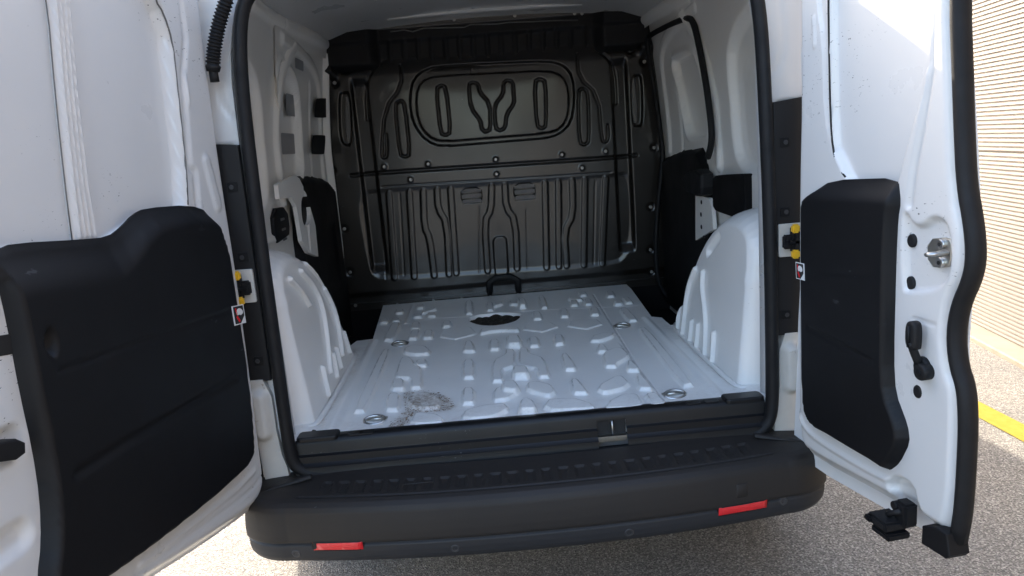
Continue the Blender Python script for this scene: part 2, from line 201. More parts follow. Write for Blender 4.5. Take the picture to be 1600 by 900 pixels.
"lq":[[0.8531,1.9673],[1.6722,2.1565],[1.6718,1.9383],[1.0737,1.6398],[0.9969,1.5629],[1.0251,1.5299],[0.9349,1.4439],[0.9711,1.4102],[0.9057,1.2349],[0.9384,1.1741],[0.9563,1.1004],[0.927,0.9571],[0.6409,0.9747],[0.2811,0.555],[0.4548,0.9611]],
"lcov":[[0.6604,1.1368],[0.8392,1.1268],[0.829,1.0226],[0.761,1.0124],[0.6365,1.0128]],
"lbrk":[[0.6691,1.2124],[0.9073,1.2369],[0.9763,1.2201],[1.0454,1.1688],[1.0914,1.1041],[1.1376,1.0243],[1.1206,0.8983],[0.9662,0.936],[0.89,0.9919],[0.8849,1.0512],[0.8771,1.1215],[0.8227,1.1597],[0.6636,1.1642]],
"lov":[[0.9574,1.1505],[1.0669,1.1528],[1.0947,1.0914],[1.0549,1.0393],[0.9626,1.0369],[0.9325,1.0698]],
"lcov2":[[0.6487,1.1347],[0.8274,1.1277],[0.8274,1.0287],[0.7497,1.021],[0.6259,1.015]],
"lwinr":[[1.1323,1.6184],[1.2995,1.6151],[1.3646,1.6008],[1.2814,1.4184],[1.1968,1.2803],[1.1371,1.2563],[0.9244,1.2546]],
"lg1":[[1.1412,1.5317],[1.2978,1.5467],[1.2598,1.4651],[1.1044,1.4631]],
"lg2":[[1.0494,1.3904],[1.2137,1.3947],[1.1766,1.3148],[1.0107,1.3179]],
"lk1":[[1.5019,1.5453],[1.5342,1.5509],[1.7667,1.5652],[1.798,1.5611],[1.7493,1.4813],[1.7114,1.474],[1.4848,1.4657],[1.4585,1.4702]],
"lk2":[[1.4096,1.3854],[1.4411,1.3903],[1.6627,1.3935],[1.6925,1.388],[1.6451,1.3104],[1.6096,1.3059],[1.3934,1.3082],[1.3684,1.3139]],
"lg0":[[1.1938,1.6731],[1.32,1.6851],[1.2925,1.6543],[1.1791,1.6455]],
"ledge":[[1.8769,1.7471],[2.0431,1.7859],[2.0771,1.7372],[1.8592,1.4323],[1.7821,1.2683],[1.7848,1.1239]],
"lst":[[2.0892,1.7911],[2.0394,1.6601],[1.8644,1.4324],[1.7681,1.2788],[1.7644,1.1251],[1.7839,0.9033],[1.844,0.7326],[1.8902,0.5838],[1.7941,0.6592],[1.7568,0.8111],[1.719,1.0046],[1.6539,1.1917],[1.7272,1.4291],[1.9179,1.7415]],
"lblack":[[1.0079,1.2293],[1.6045,1.182],[1.6639,1.0403],[1.7188,0.8798],[1.7763,0.7113],[1.8571,0.5636],[2.6539,-0.1471],[0.9079,0.5342],[0.9718,0.9268],[0.9955,1.0979]],
"rsl":[[1.5566,1.1099],[1.9634,0.5221],[1.934,0.8487],[1.7527,1.1744],[1.7862,1.2678],[1.8538,1.457],[1.9508,1.6408],[2.0117,1.7483],[1.8764,1.7584],[1.5506,1.7428],[1.3123,1.7402],[1.234,1.7322],[1.1913,1.7113],[1.1337,1.6246],[1.0789,1.5266],[1.0408,1.4321],[1.0077,1.3573],[1.0046,1.2565],[1.033,1.1822],[1.0988,1.1622]],
"rsw":[[1.4392,1.5947],[1.3299,1.6],[1.1203,1.5953],[1.0596,1.4974],[1.028,1.4039],[1.0261,1.2568],[1.0583,1.2479],[1.2443,1.242],[1.3342,1.2613],[1.3942,1.3967],[1.4461,1.5443]],
"rcov":[[0.8206,1.1028],[0.7869,1.1155],[0.508,1.1305],[0.4908,1.128],[0.493,0.983],[0.5372,0.9787],[0.7965,0.9849],[0.8285,1.0001]],
"rq":[[1.0045,1.7564],[0.9946,1.703],[1.0458,1.6586],[1.0083,1.5651],[0.9755,1.4288],[0.9224,1.3546],[0.9375,1.1848],[1.018,1.1465],[0.8833,1.1317],[0.8992,0.761],[0.4533,0.9123],[0.4238,1.6492]],
"rblk":[[1.2004,1.1072],[0.9176,1.1398],[0.9204,1.0391],[0.967,1.025],[1.1804,1.033]],
"rdots":[[0.6878,1.613],[0.6018,1.3928],[0.5615,1.2984]],
"rbulge":[[0.5955,1.5839],[0.5403,1.5795],[0.5211,1.3123],[0.5648,1.3217],[0.6029,1.4555]],
"rbrk":[[1.1018,1.0285],[0.9263,1.0214],[0.8909,0.9883],[0.8788,0.9061],[0.9785,0.8765],[1.1219,0.8336]],
"rseal1":[[1.0527,1.1789],[1.0085,1.2114],[0.9859,1.2842],[1.0314,1.4068],[1.0775,1.5313],[1.1355,1.6351],[1.1977,1.7175],[1.251,1.7361],[1.5151,1.747],[1.9508,1.7656],[2.0283,1.739],[1.9413,1.5914],[1.8521,1.3985],[1.7862,1.2417],[1.7755,1.1485],[1.8828,0.9849],[1.9629,0.846],[2.03,0.6316],[1.9713,0.4663],[1.6076,0.4467]],
"px1":[[-0.6855,1.33],[-0.6412,1.3265],[-0.6574,1.0419],[-0.7037,1.041]],
"chkL":[[-0.6898,1.0382],[-0.6484,1.0379],[-0.6478,0.9524],[-0.6895,0.9528]],
"chkR":[[0.6533,1.0208],[0.7048,1.0197],[0.7043,0.9451],[0.6525,0.9462]],
"rtrimT":[[0.0466,0.9793],[0.0476,1.0905],[0.0584,1.1187]],
"rtrimB":[[0.1428,1.1554],[0.3515,1.1658]],
"rtrimT2":[[0.3362,0.5799],[0.1833,0.5769],[0.0869,0.5738],[0.0544,0.607],[0.0471,0.7329]],
"ltrimB":[[0.7297,1.1946],[0.6839,1.1905],[0.6576,1.1956],[0.5023,1.1804],[0.4343,1.1759],[0.3933,1.1888],[0.3521,1.2089],[0.3082,1.2172],[0.1524,1.2096],[0.0771,1.1881]],
"ltrimT":[[0.069,1.1375],[0.0523,1.0927],[0.0526,1.0312],[0.0504,0.873],[0.0575,0.7123],[0.0751,0.6028],[0.0882,0.5834],[0.1336,0.5679],[0.292,0.571],[0.4823,0.5834],[0.6226,0.5988],[0.744,0.6156]],
"lr0":[[0.2063,0.9586],[0.2858,0.9095],[0.3382,0.8575]],
"lr1":[[0.3352,0.9605],[0.4426,0.8992],[0.4911,0.8226],[0.4649,0.7242],[0.3974,0.6233]],
"lr2":[[0.574,0.8586],[0.6287,0.793],[0.6436,0.7116],[0.6018,0.6215]],
"lr3":[[0.4256,0.9693],[0.5324,0.9139],[0.5893,0.8665]],
"lr4":[[0.3202,0.6574],[0.3148,0.5735]],
"lr5":[[0.4827,0.6557],[0.4646,0.5863]],
"lr6":[[0.5405,0.6555],[0.5445,0.594]],
"lr7":[[0.695,0.6736],[0.7179,0.5976]],
"rr0":[[0.7636,0.6442],[0.7645,0.5698]],
"rr1":[[0.5944,0.8148],[0.6686,0.7426],[0.6982,0.5626]],
"rr2":[[0.5066,0.8187],[0.5051,0.7628],[0.4408,0.6811],[0.4251,0.5581]],
"rr3":[[0.5921,0.6291],[0.6035,0.5583]],
"rr4":[[0.5178,0.636],[0.5225,0.5523]],
"rr5":[[0.3498,0.6495],[0.348,0.5543]],
"rr6":[[0.3845,0.9459],[0.4789,0.8879]],
"hose":[[-0.6099,1.7179],[-0.6299,1.6633],[-0.6509,1.6223],[-0.6676,1.5807],[-0.6801,1.5384],[-0.685,1.5068],[-0.6841,1.4834]],
"lh0":[[1.5282,1.914],[1.5642,1.929],[1.6336,1.93],[1.6426,1.8876],[1.6004,1.872],[1.5338,1.8751]],
"lh1":[[0.9943,1.8163],[1.1185,1.8719],[1.1521,1.8661],[1.1275,1.8307],[1.0398,1.805]],
"lh2":[[0.8754,1.8037],[0.9784,1.8506],[0.9986,1.8468],[0.9433,1.8079],[0.8857,1.7983]],
"rsA":[[0.8748,1.1781],[0.8241,1.2272],[0.8191,1.2842],[0.8543,1.3992],[0.9054,1.517],[0.96,1.6147],[1.011,1.6842],[1.0778,1.709],[1.3172,1.7227]],
"rsB":[[0.7683,1.7351],[0.7431,1.7112],[0.7612,1.5713],[0.7812,1.3936],[0.7966,1.2428],[0.7991,1.1517],[0.7742,1.0003],[0.7565,0.8771],[0.7423,0.6884],[0.7547,0.5261],[0.8347,0.4275]],
"thin0":[[-0.4828,1.0884],[-0.5029,0.6873]],
"thin1":[[-0.3959,1.0756],[-0.4188,0.6741]],
"thin2":[[-0.3369,0.9971],[-0.2836,0.9011]],
"thin3":[[-0.1992,1.0085],[-0.2156,0.6683]],
"thin4":[[-0.1034,0.9949],[-0.1298,0.6668]],
"thin5":[[0.1283,0.9586],[0.1124,0.6695]],
"thin6":[[0.2001,1.0779],[0.1754,0.6699]],
"thin7":[[0.2683,1.0723],[0.2454,0.6698]],
"thin8":[[0.3347,1.0726],[0.3285,0.942]],
"thin9":[[0.3943,1.0734],[0.363,0.6621]],
"thin10":[[0.4768,1.0724],[0.4449,0.6609]],
"thin11":[[-0.5812,1.0964],[-0.5939,0.6776]],
"rgap":[[0.1248,1.72],[0.1248,1.5254],[0.1275,1.4422],[0.1328,1.2981],[0.1424,1.2177],[0.1608,1.1815],[0.1875,1.1621]],
"lgap":[[0.1531,1.6371],[0.1288,1.6167],[0.1117,1.5598],[0.1203,1.4718],[0.1379,1.2929],[0.155,1.2098]],
"lgap2":[[0.4522,1.5862],[0.4761,1.4261],[0.4943,1.2736],[0.5029,1.1782]],
"rtrimR":[[0.3598,1.1208],[0.3537,1.0915],[0.3507,1.0177],[0.3494,0.8138],[0.3571,0.7436],[0.3933,0.6904],[0.3998,0.6573],[0.3725,0.603],[0.343,0.5735]],
"ltrimL":[[0.7565,0.6356],[0.7461,0.6839],[0.7261,0.7267],[0.7103,0.7948],[0.7041,0.8781],[0.7051,0.9728],[0.701,1.0832],[0.7034,1.1575]]}
# ------------------------------------------------------------ materials
def mat(name,base,rough=.5,metal=0,coat=0,spec=.5,noise=None,bump=None,scuff=None,dirt=None,spots=None,emis=None):
    """noise=(scale,amount) colour mottle; bump=(scale,strength,dist); scuff=(scale,thresh,colour); dirt=colour (vertex attribute 'dirt')"""
    m=bpy.data.materials.new(name); m.use_nodes=True; t=m.node_tree; N=t.nodes; L=t.links; b=N['Principled BSDF']
    b.inputs['Roughness'].default_value=rough; b.inputs['Metallic'].default_value=metal
    b.inputs['Coat Weight'].default_value=coat; b.inputs['Coat Roughness'].default_value=.08
    b.inputs['Specular IOR Level'].default_value=spec
    tc=N.new('ShaderNodeTexCoord'); co=tc.outputs['Object']
    rgb=N.new('ShaderNodeRGB'); rgb.outputs[0].default_value=(*base,1); col=rgb.outputs[0]
    def mix(a,c,f,mode='MIX'):
        x=N.new('ShaderNodeMix'); x.data_type='RGBA'; x.blend_type=mode
        L.new(a,x.inputs[6]); 
        if isinstance(c,tuple): x.inputs[7].default_value=(*c,1)
        else: L.new(c,x.inputs[7])
        if isinstance(f,float): x.inputs[0].default_value=f
        else: L.new(f,x.inputs[0])
        return x.outputs[2]
    def nz(scale,detail=4,rough_=.55,vec=None):
        n=N.new('ShaderNodeTexNoise'); n.inputs['Scale'].default_value=scale; n.inputs['Detail'].default_value=detail; n.inputs['Roughness'].default_value=rough_
        L.new(vec or co,n.inputs['Vector']); return n.outputs[0]
    def ramp(x,a,b_):
        r=N.new('ShaderNodeMapRange'); r.inputs[1].default_value=a; r.inputs[2].default_value=b_; L.new(x,r.inputs[0]); return r.outputs[0]
    rsock=None
    if noise:
        n=nz(noise[0],6); f=ramp(n,.15,.85); k=1-noise[1]
        col=mix(col,tuple(c*k for c in base),f)
        r2=N.new('ShaderNodeMapRange'); r2.inputs[1].default_value=.15; r2.inputs[2].default_value=.85
        r2.inputs[3].default_value=rough*.85; r2.inputs[4].default_value=min(1,rough*1.25); L.new(n,r2.inputs[0]); rsock=r2.outputs[0]
    if scuff:
        mp=N.new('ShaderNodeMapping'); mp.inputs['Scale'].default_value=scuff[3] if len(scuff)>3 else (1,1,2.2); mp.inputs['Rotation'].default_value=(.4,.3,.2); L.new(co,mp.inputs[0])
        a=ramp(nz(scuff[0],3,.6,mp.outputs[0]),scuff[1],scuff[1]+.03); g=ramp(nz(3.1,2),.52,.60)
        mu=N.new('ShaderNodeMath'); mu.operation='MULTIPLY'; L.new(a,mu.inputs[0]); L.new(g,mu.inputs[1])
        col=mix(col,scuff[2],mu.outputs[0])
    if dirt:
        at=N.new('ShaderNodeAttribute'); at.attribute_name='dirt'
        n1=ramp(nz(70,6,.75),.36,.62); n2=ramp(nz(14,4),.25,.6)
        mu=N.new('ShaderNodeMath'); mu.operation='MULTIPLY'; L.new(at.outputs['Fac'],mu.inputs[0]); L.new(n1,mu.inputs[1])
        mv=N.new('ShaderNodeMath'); mv.operation='MULTIPLY'; L.new(mu.outputs[0],mv.inputs[0]); L.new(n2,mv.inputs[1])
        col=mix(col,dirt,mv.outputs[0])
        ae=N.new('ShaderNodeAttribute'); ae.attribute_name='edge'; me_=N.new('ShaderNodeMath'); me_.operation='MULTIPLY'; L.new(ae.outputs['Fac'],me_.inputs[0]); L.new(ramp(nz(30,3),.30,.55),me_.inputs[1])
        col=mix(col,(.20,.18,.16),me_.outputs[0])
    if spots:
        v=nz(spots[0],3,.8); f=ramp(v,spots[1],spots[1]+.06); col=mix(col,spots[2],f)
    L.new(col,b.inputs['Base Color'])
    if rsock: L.new(rsock,b.inputs['Roughness'])
    if bump:
        bn=N.new('ShaderNodeBump'); bn.inputs['Strength'].default_value=bump[1]; bn.inputs['Distance'].default_value=bump[2]
        L.new(nz(bump[0],4,.6),bn.inputs['Height']); L.new(bn.outputs[0],b.inputs['Normal'])
    return m
WHITE=(.67,.665,.65)
M_arch=mat('white_arch_paint',(.86,.85,.82),.30,coat=.4,noise=(6,.05),scuff=(90,.71,(.35,.33,.30)),bump=(12,.10,.003))
M_paint=mat('white_paint',WHITE,.28,coat=.5,noise=(5,.04),scuff=(95,.665,(.10,.10,.10)),bump=(14,.05,.004))
M_skin=mat('white_outer_skin',(.80,.80,.79),.35,coat=.2,noise=(3,.03),bump=(6,.05,.004),scuff=(60,.735,(.2,.2,.2)))
M_inner=mat('white_inner_paint',(.87,.855,.815),.32,coat=.35,noise=(4,.05),scuff=(80,.73,(.3,.28,.26)),bump=(10,.10,.004))
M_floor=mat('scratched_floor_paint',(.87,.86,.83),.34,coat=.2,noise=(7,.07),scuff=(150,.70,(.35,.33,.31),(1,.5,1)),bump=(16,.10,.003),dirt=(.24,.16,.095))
M_bulk=mat('black_bulkhead_paint',(.0125,.0100,.0080),.30,coat=.35,spec=.5,noise=(4,.35),bump=(7,.22,.006),scuff=(60,.70,(.10,.10,.10)))
M_hdr=mat('matt_black_header',(.008,.008,.009),.55,noise=(5,.3),spec=.3)
M_trim=mat('black_trim_plastic',(.0048,.0050,.0062),.52,spec=.28,noise=(5,.2),bump=(900,.10,.0006),scuff=(18,.69,(.035,.036,.04)))
M_bump=mat('dark_bumper_plastic',(.024,.0205,.0185),.5,spec=.3,noise=(4,.18),bump=(700,.18,.0006),scuff=(50,.71,(.09,.09,.09)))
M_bump2=mat('lower_bumper_plastic',(.027,.027,.029),.5,spec=.3,noise=(4,.15),bump=(700,.15,.0006))
M_rubber=mat('black_rubber',(.007,.007,.008),.6,spec=.35,noise=(20,.3),bump=(240,.25,.001))
M_sill=mat('black_sill_plastic',(.006,.006,.007),.40,spec=.35,noise=(8,.3),bump=(120,.10,.001),scuff=(80,.68,(.12,.12,.12)))
M_dark=mat('dark_cavity',(.012,.012,.012),.8)
M_wellm=mat('black_step_plastic',(.010,.009,.009),.85,spec=.15,noise=(9,.3),bump=(200,.3,.001))
M_zinc=mat('zinc_plated_metal',(.62,.60,.55),.30,metal=1,noise=(60,.25),bump=(120,.15,.001))
M_steel=mat('bare_steel',(.55,.55,.54),.28,metal=1,noise=(40,.2))
M_screw=mat('dull_screw_metal',(.42,.41,.39),.45,metal=.8,noise=(80,.3))
M_brushed=mat('grey_strip',(.16,.155,.15),.42,metal=.3,noise=(30,.2))
M_louv=mat('worn_grey_louvre',(.30,.28,.27),.4,noise=(30,.25))
M_rust=mat('brown_rusty_opening',(.030,.024,.016),.8,noise=(60,.6),bump=(120,.6,.004),spots=(140,.62,(.12,.10,.08)))
M_yellow=mat('yellow_plastic',(.85,.50,.02),.42)
M_red=mat('red_reflector',(.75,.015,.02),.22,coat=.6,bump=(600,.8,.002),spots=(9,.58,(.95,.16,.14)))
M_grey=mat('grey_disc',(.035,.035,.037),.5)
M_film=mat('grey_hole_film',(.30,.30,.30),.45)
M_pillar=mat('pillar_black_plastic',(.011,.011,.012),.5,spec=.35,noise=(6,.2),bump=(500,.15,.0006))
M_foam=mat('beige_weathered_paint',(.62,.60,.55),.5,noise=(18,.2),spots=(30,.66,(.35,.30,.24)))

def link(o,parent=None):
    sc.collection.objects.link(o)
    if parent is not None: o.parent=parent
    return o
def mesh_obj(name,V,F,m,parent=None,smooth=True,attr=None,loc=None):
    me=bpy.data.meshes.new(name); V=np.asarray(V,float)
    if loc is not None: V=V-np.array(loc)
    me.from_pydata(V.tolist(),[],[tuple(int(i) for i in f) for f in F])
    if m is not None: me.materials.append(m)
    me.polygons.foreach_set('use_smooth',[smooth]*len(me.polygons))
    if attr is not None:
        a=me.attributes.new('dirt','FLOAT','POINT'); a.data.foreach_set('value',np.asarray(attr,np.float32))
    me.update(); o=bpy.data.objects.new(name,me)
    if loc is not None: o.location=loc
    return link(o,parent)
def big_mesh(name,V,Q,m,parent=None,attr=None,T=None,attr2=None):
    me=bpy.data.meshes.new(name); n=len(V); V=np.asarray(V,np.float32); Q=np.asarray(Q,np.int32)
    nt_=0 if T is None else len(T)
    me.vertices.add(n); me.vertices.foreach_set('co',V.ravel())
    me.loops.add(Q.size+nt_*3); idx=Q.ravel() if not nt_ else np.concatenate([Q.ravel(),np.asarray(T,np.int32).ravel()])
    me.loops.foreach_set('vertex_index',idx)
    me.polygons.add(len(Q)+nt_); st=np.arange(len(Q))*4
    if nt_: st=np.concatenate([st,Q.size+np.arange(nt_)*3])
    me.polygons.foreach_set('loop_start',st.astype(np.int32)); me.update(calc_edges=True)
    me.polygons.foreach_set('use_smooth',[True]*(len(Q)+nt_)); me.materials.append(m)
    if attr is not None:
        a=me.attributes.new('dirt','FLOAT','POINT'); a.data.foreach_set('value',np.asarray(attr,np.float32))
    if attr2 is not None:
        a=me.attributes.new('edge','FLOAT','POINT'); a.data.foreach_set('value',np.asarray(attr2,np.float32))
    me.validate(); me.update(); return link(bpy.data.objects.new(name,me),parent)
# ------------------------------------------------------------ 2-D distance fields and pressed sheets
def sdf(P,poly):
    poly=np.asarray(poly,float); n=len(poly); d=np.full(len(P),1e9); ins=np.zeros(len(P),bool)
    for i in range(n):
        a=poly[i]; b=poly[(i+1)%n]; e=b-a; L=e@e
        if L<1e-14: continue
        w_=P-a; t=np.clip(w_@e/L,0,1); q=w_-t[:,None]*e; d=np.minimum(d,(q*q).sum(1))
        c=(a[1]>P[:,1])!=(b[1]>P[:,1])
        xs=a[0]+(P[:,1]-a[1])*(e[0]/(e[1] if abs(e[1])>1e-12 else 1e-12)); ins^=c&(P[:,0]<xs)
    d=np.sqrt(d); return np.where(ins,d,-d)
def ldist(P,line,closed=False):
    line=np.asarray(line,float); d=np.full(len(P),1e9); n=len(line)
    for i in range(n if closed else n-1):
        a=line[i]; e=line[(i+1)%n]-a; L=e@e+1e-14; w_=P-a; t=np.clip(w_@e/L,0,1); q=w_-t[:,None]*e; d=np.minimum(d,(q*q).sum(1))
    return np.sqrt(d)
def sm(x): x=np.clip(x,0,1); return x*x*(3-2*x)
def rnd(p,n=2,closed=True):
    p=np.asarray(p,float)
    for _ in range(n):
        q=np.roll(p,-1,0); a=.75*p+.25*q; b=.25*p+.75*q
        o=np.empty((2*len(p),2)); o[0::2]=a; o[1::2]=b
        if not closed: o=np.vstack([p[:1],o[:-2],p[-1:]])
        p=o
    return p
def cham(p,c=.16):
    p=np.asarray(p,float); q=np.roll(p,-1,0); a=(1-c)*p+c*q; b=c*p+(1-c)*q
    o=np.empty((2*len(p),2)); o[0::2]=a; o[1::2]=b; return o
def feat(P,h,f):
    kind,pts=f[0],np.asarray(f[1],float); mg=.03
    lo,hi=pts.min(0)-mg,pts.max(0)+mg
    k=np.nonzero(((P>lo)&(P<hi)).all(1))[0]
    if not len(k): return
    if kind=='poly+': h[k]+=f[2]*sm((sdf(P[k],pts)+f[4])/f[3])
    elif kind=='poly': h[k]+=f[2]*sm(sdf(P[k],pts)/f[3])              # f: height, ramp
    elif kind=='line': h[k]+=f[3]*sm(1-ldist(P[k],pts,f[4] if len(f)>4 else False)/f[2])   # half width, height
    elif kind=='rib': h[k]+=f[3]*sm((f[2]-ldist(P[k],pts))/f[4])     # half width, height, ramp
    elif kind=='dot': 
        for c in pts: h[k]+=f[3]*sm(1-np.hypot(*(P[k]-c).T)/f[2])
FR={k:[np.array(a,float) for a in v] for k,v in FRAME.items()}
def place(fr,uv,h):
    O,U,V_,N_=FR[fr]; uv=np.asarray(uv,float).reshape(-1,2); return O+uv[:,:1]*U+uv[:,1:]*V_+np.asarray(h,float).reshape(-1,1)*N_
def sheet(name,fr,outline,res,m,parent=None,feats=(),base=0.,fn=None,holes=(),rim=0.,dirt=None,edge=None):
    outline=np.asarray(outline,float); lo=outline.min(0)-res; hi=outline.max(0)+res
    nx=int((hi[0]-lo[0])/res)+2; ny=int((hi[1]-lo[1])/res)+2
    X,Y=np.meshgrid(lo[0]+np.arange(nx)*res,lo[1]+np.arange(ny)*res,indexing='ij'); P=np.stack([X.ravel(),Y.ravel()],1)
    def fsd(Q):
        s=sdf(Q,outline)
        for hh in holes: s=np.minimum(s,-sdf(Q,hh))
        return s
    s=fsd(P); ok=(s>-.45*res).reshape(nx,ny)
    cell=ok[:-1,:-1]&ok[1:,:-1]&ok[1:,1:]&ok[:-1,1:]
    I,J=np.nonzero(cell); vid=lambda i,j:i*ny+j
    Q=np.stack([vid(I,J),vid(I+1,J),vid(I+1,J+1),vid(I,J+1)],1)
    E=np.concatenate([Q[:,[0,1]],Q[:,[1,2]],Q[:,[2,3]],Q[:,[3,0]]]); key=np.sort(E,1); key=key[:,0].astype(np.int64)*(nx*ny)+key[:,1]
    uq,inv,cnt=np.unique(key,return_inverse=True,return_counts=True); BE=E[cnt[inv]==1]; bv=np.unique(BE)
    for _ in range(3):
        p=P[bv]; e=res*.2; s0=fsd(p); g=np.stack([fsd(p+[e,0])-fsd(p-[e,0]),fsd(p+[0,e])-fsd(p-[0,e])],1)/(2*e)
        gn=np.maximum((g*g).sum(1,keepdims=True),.3); st=-s0[:,None]*g/gn; l=np.linalg.norm(st,axis=1,keepdims=True)
        P[bv]=p+st*np.minimum(1,res*.9/np.maximum(l,1e-9))
    used=np.unique(Q); mp=np.full(nx*ny,-1); mp[used]=np.arange(len(used)); P=P[used]; Q=mp[Q]; BE=mp[BE]
    h=np.full(len(P),float(base))
    for f in feats: feat(P,h,f)
    if fn is not None: h=h+fn(P)
    V=place(fr,P,h); n0=len(V)
    if rim:
        b=np.unique(BE); m1=np.full(n0,-1); m1[b]=np.arange(len(b))
        Vt=V[b]; Vb=place(fr,P[b],h[b]-rim); V=np.vstack([V,Vt,Vb])
        R=np.stack([BE[:,1],BE[:,0]],1); a=m1[R[:,0]]+n0; c=m1[R[:,1]]+n0
        Q=np.vstack([Q,np.stack([a,c,c+len(b),a+len(b)],1)])
    # orient outward along N
    O,U,V_,N_=FR[fr]
    if np.dot(np.cross(U,V_),N_)<0: Q=Q[:,::-1]
    att=None
    if dirt is not None:
        att=dirt(P); 
        if len(V)>n0: att=np.concatenate([att,np.zeros(len(V)-n0)])
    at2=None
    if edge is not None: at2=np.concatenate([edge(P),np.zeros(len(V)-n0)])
    return big_mesh(name,V,Q,m,parent,att,attr2=at2)
def tube(name,pts,r,m,parent=None,seg=10,closed=False,flat=None,smooth_n=2,ridge=None):
    P=[Vector(p) for p in pts]
    for _ in range(smooth_n):
        q=[] if closed else [P[0]]
        n=len(P)
        for i in range(n if closed else n-1):
            a,b=P[i],P[(i+1)%n]; q+= [a*.75+b*.25,a*.25+b*.75]
        if not closed: q=[P[0]]+q[2:-1]+[P[-1]] if len(q)>3 else q
        P=q
    V=[];F=[];n=len(P); up=Vector((0,0,1)) if flat is None else Vector(flat[0])
    pr=None
    for i,p in enumerate(P):
        a=P[i-1] if (closed or i) else p; b=P[(i+1)%n] if (closed or i<n-1) else p
        t=(b-a).normalized()
        if flat is None:
            if pr is None: s=t.orthogonal().normalized()
            else: s=(pr-t*pr.dot(t)).normalized()
            pr=s; bb=t.cross(s); ra=rb=r
        else:
            s=up; s=(s-t*s.dot(t)).normalized(); bb=t.cross(s); ra=flat[1]; rb=flat[2]
        k=1.0 if ridge is None else (1+.14*math.sin(i*ridge))
        for j in range(seg):
            an=2*math.pi*j/seg; V.append(p+s*(ra*k*math.cos(an))+bb*(rb*k*math.sin(an)))
    for i in range(n if closed else n-1):
        for j in range(seg):
            a=i*seg+j; b=i*seg+(j+1)%seg; c=((i+1)%n)*seg+(j+1)%seg; d=((i+1)%n)*seg+j; F.append((a,b,c,d))
    if not closed: F.append(tuple(range(seg))[::-1]); F.append(tuple((n-1)*seg+j for j in range(seg)))
    return mesh_obj(name,[tuple(v) for v in V],F,m,parent)
def plate(name,fr,outline,h0,h1,m,parent=None,bev=.002,holes=None,smooth=False):
    """a solid plate: outline in the frame's plane from height h0 to h1 with a bevelled upper edge"""
    p=np.asarray(outline,float); ar=0.5*np.sum(p[:,0]*np.roll(p[:,1],-1)-np.roll(p[:,0],-1)*p[:,1])
    if ar<0: p=p[::-1]
    t=np.roll(p,-1,0)-np.roll(p,1,0); t/=np.maximum(np.linalg.norm(t,axis=1,keepdims=True),1e-9); nrm=np.stack([-t[:,1],t[:,0]],1)
    rings=[(p,h0),(p,h1-bev),(p+nrm*bev*.35,h1-bev*.3),(p+nrm*bev,h1)]
    V=np.vstack([place(fr,q,np.full(len(q),h)) for q,h in rings]); n=len(p); F=[]
    for k in range(3):
        for i in range(n): F.append((k*n+i,k*n+(i+1)%n,(k+1)*n+(i+1)%n,(k+1)*n+i))
    F.append(tuple(range(3*n,4*n))); F.append(tuple(range(n))[::-1])
    O,U,V_,N_=FR[fr]
    if np.dot(np.cross(U,V_),N_)<0: F=[f[::-1] for f in F]
    return mesh_obj(name,V,F,m,parent,smooth)
def disc(fr,c,r,n=12,ry=None,ang=0):
    ry=ry or r; a=np.arange(n)*2*np.pi/n; x=r*np.cos(a); y=ry*np.sin(a); ca,sa=math.cos(ang),math.sin(ang)
    return np.stack([c[0]+x*ca-y*sa,c[1]+x*sa+y*ca],1)
def rrect(x0,x1,y0,y1,r,n=4):
    o=[]
    for cx,cy,a0 in ((x1-r,y1-r,0),(x0+r,y1-r,90),(x0+r,y0+r,180),(x1-r,y0+r,270)):
        for k in range(n+1):
            a=math.radians(a0+90*k/n); o.append((cx+r*math.cos(a),cy+r*math.sin(a)))
    return np.array(o)
def box_at(name,c,s,m,parent=None,rotz=0,bev=.003,R=None):
    bm=bmesh.new(); bmesh.ops.create_cube(bm,size=1)
    bmesh.ops.scale(bm,vec=s,verts=bm.verts)
    if bev: bmesh.ops.bevel(bm,geom=bm.edges[:],offset=bev,segments=2,affect='EDGES')
    if R is not None: bmesh.ops.transform(bm,matrix=R.to_4x4(),verts=bm.verts)
    elif rotz: bmesh.ops.rotate(bm,matrix=Matrix.Rotation(rotz,3,'Z'),verts=bm.verts,cent=(0,0,0))
    bmesh.ops.translate(bm,vec=c,verts=bm.verts)
    me=bpy.data.meshes.new(name); bm.to_mesh(me); bm.free(); me.materials.append(m)
    return link(bpy.data.objects.new(name,me),parent)
def frame_R(fr):
    O,U,V_,N_=FR[fr]; return Matrix((( U[0],N_[0],V_[0]),(U[1],N_[1],V_[1]),(U[2],N_[2],V_[2])))
def join(name,objs,parent=None):
    """several solids of one part merged into a single mesh"""
    bm=bmesh.new(); mats=[]
    for o in objs:
        n0=len(bm.faces); bm.from_mesh(o.data); bm.faces.ensure_lookup_table()
        m=o.data.materials[0]
        if m not in mats: mats.append(m)
        for f in bm.faces[n0:]: f.material_index=mats.index(m)
    me=bpy.data.meshes.new(name); bm.to_mesh(me); bm.free()
    for m in mats: me.materials.append(m)
    for o in objs: bpy.data.objects.remove(o)
    return link(bpy.data.objects.new(name,me),parent)
def structure(o): o['kind']='structure'; return o

# ============================================================ VAN
van=bpy.data.objects.new('cargo_van',None); link(van)
van['label']='white cargo van with both rear doors wide open and an empty load bay'; van['category']='van'

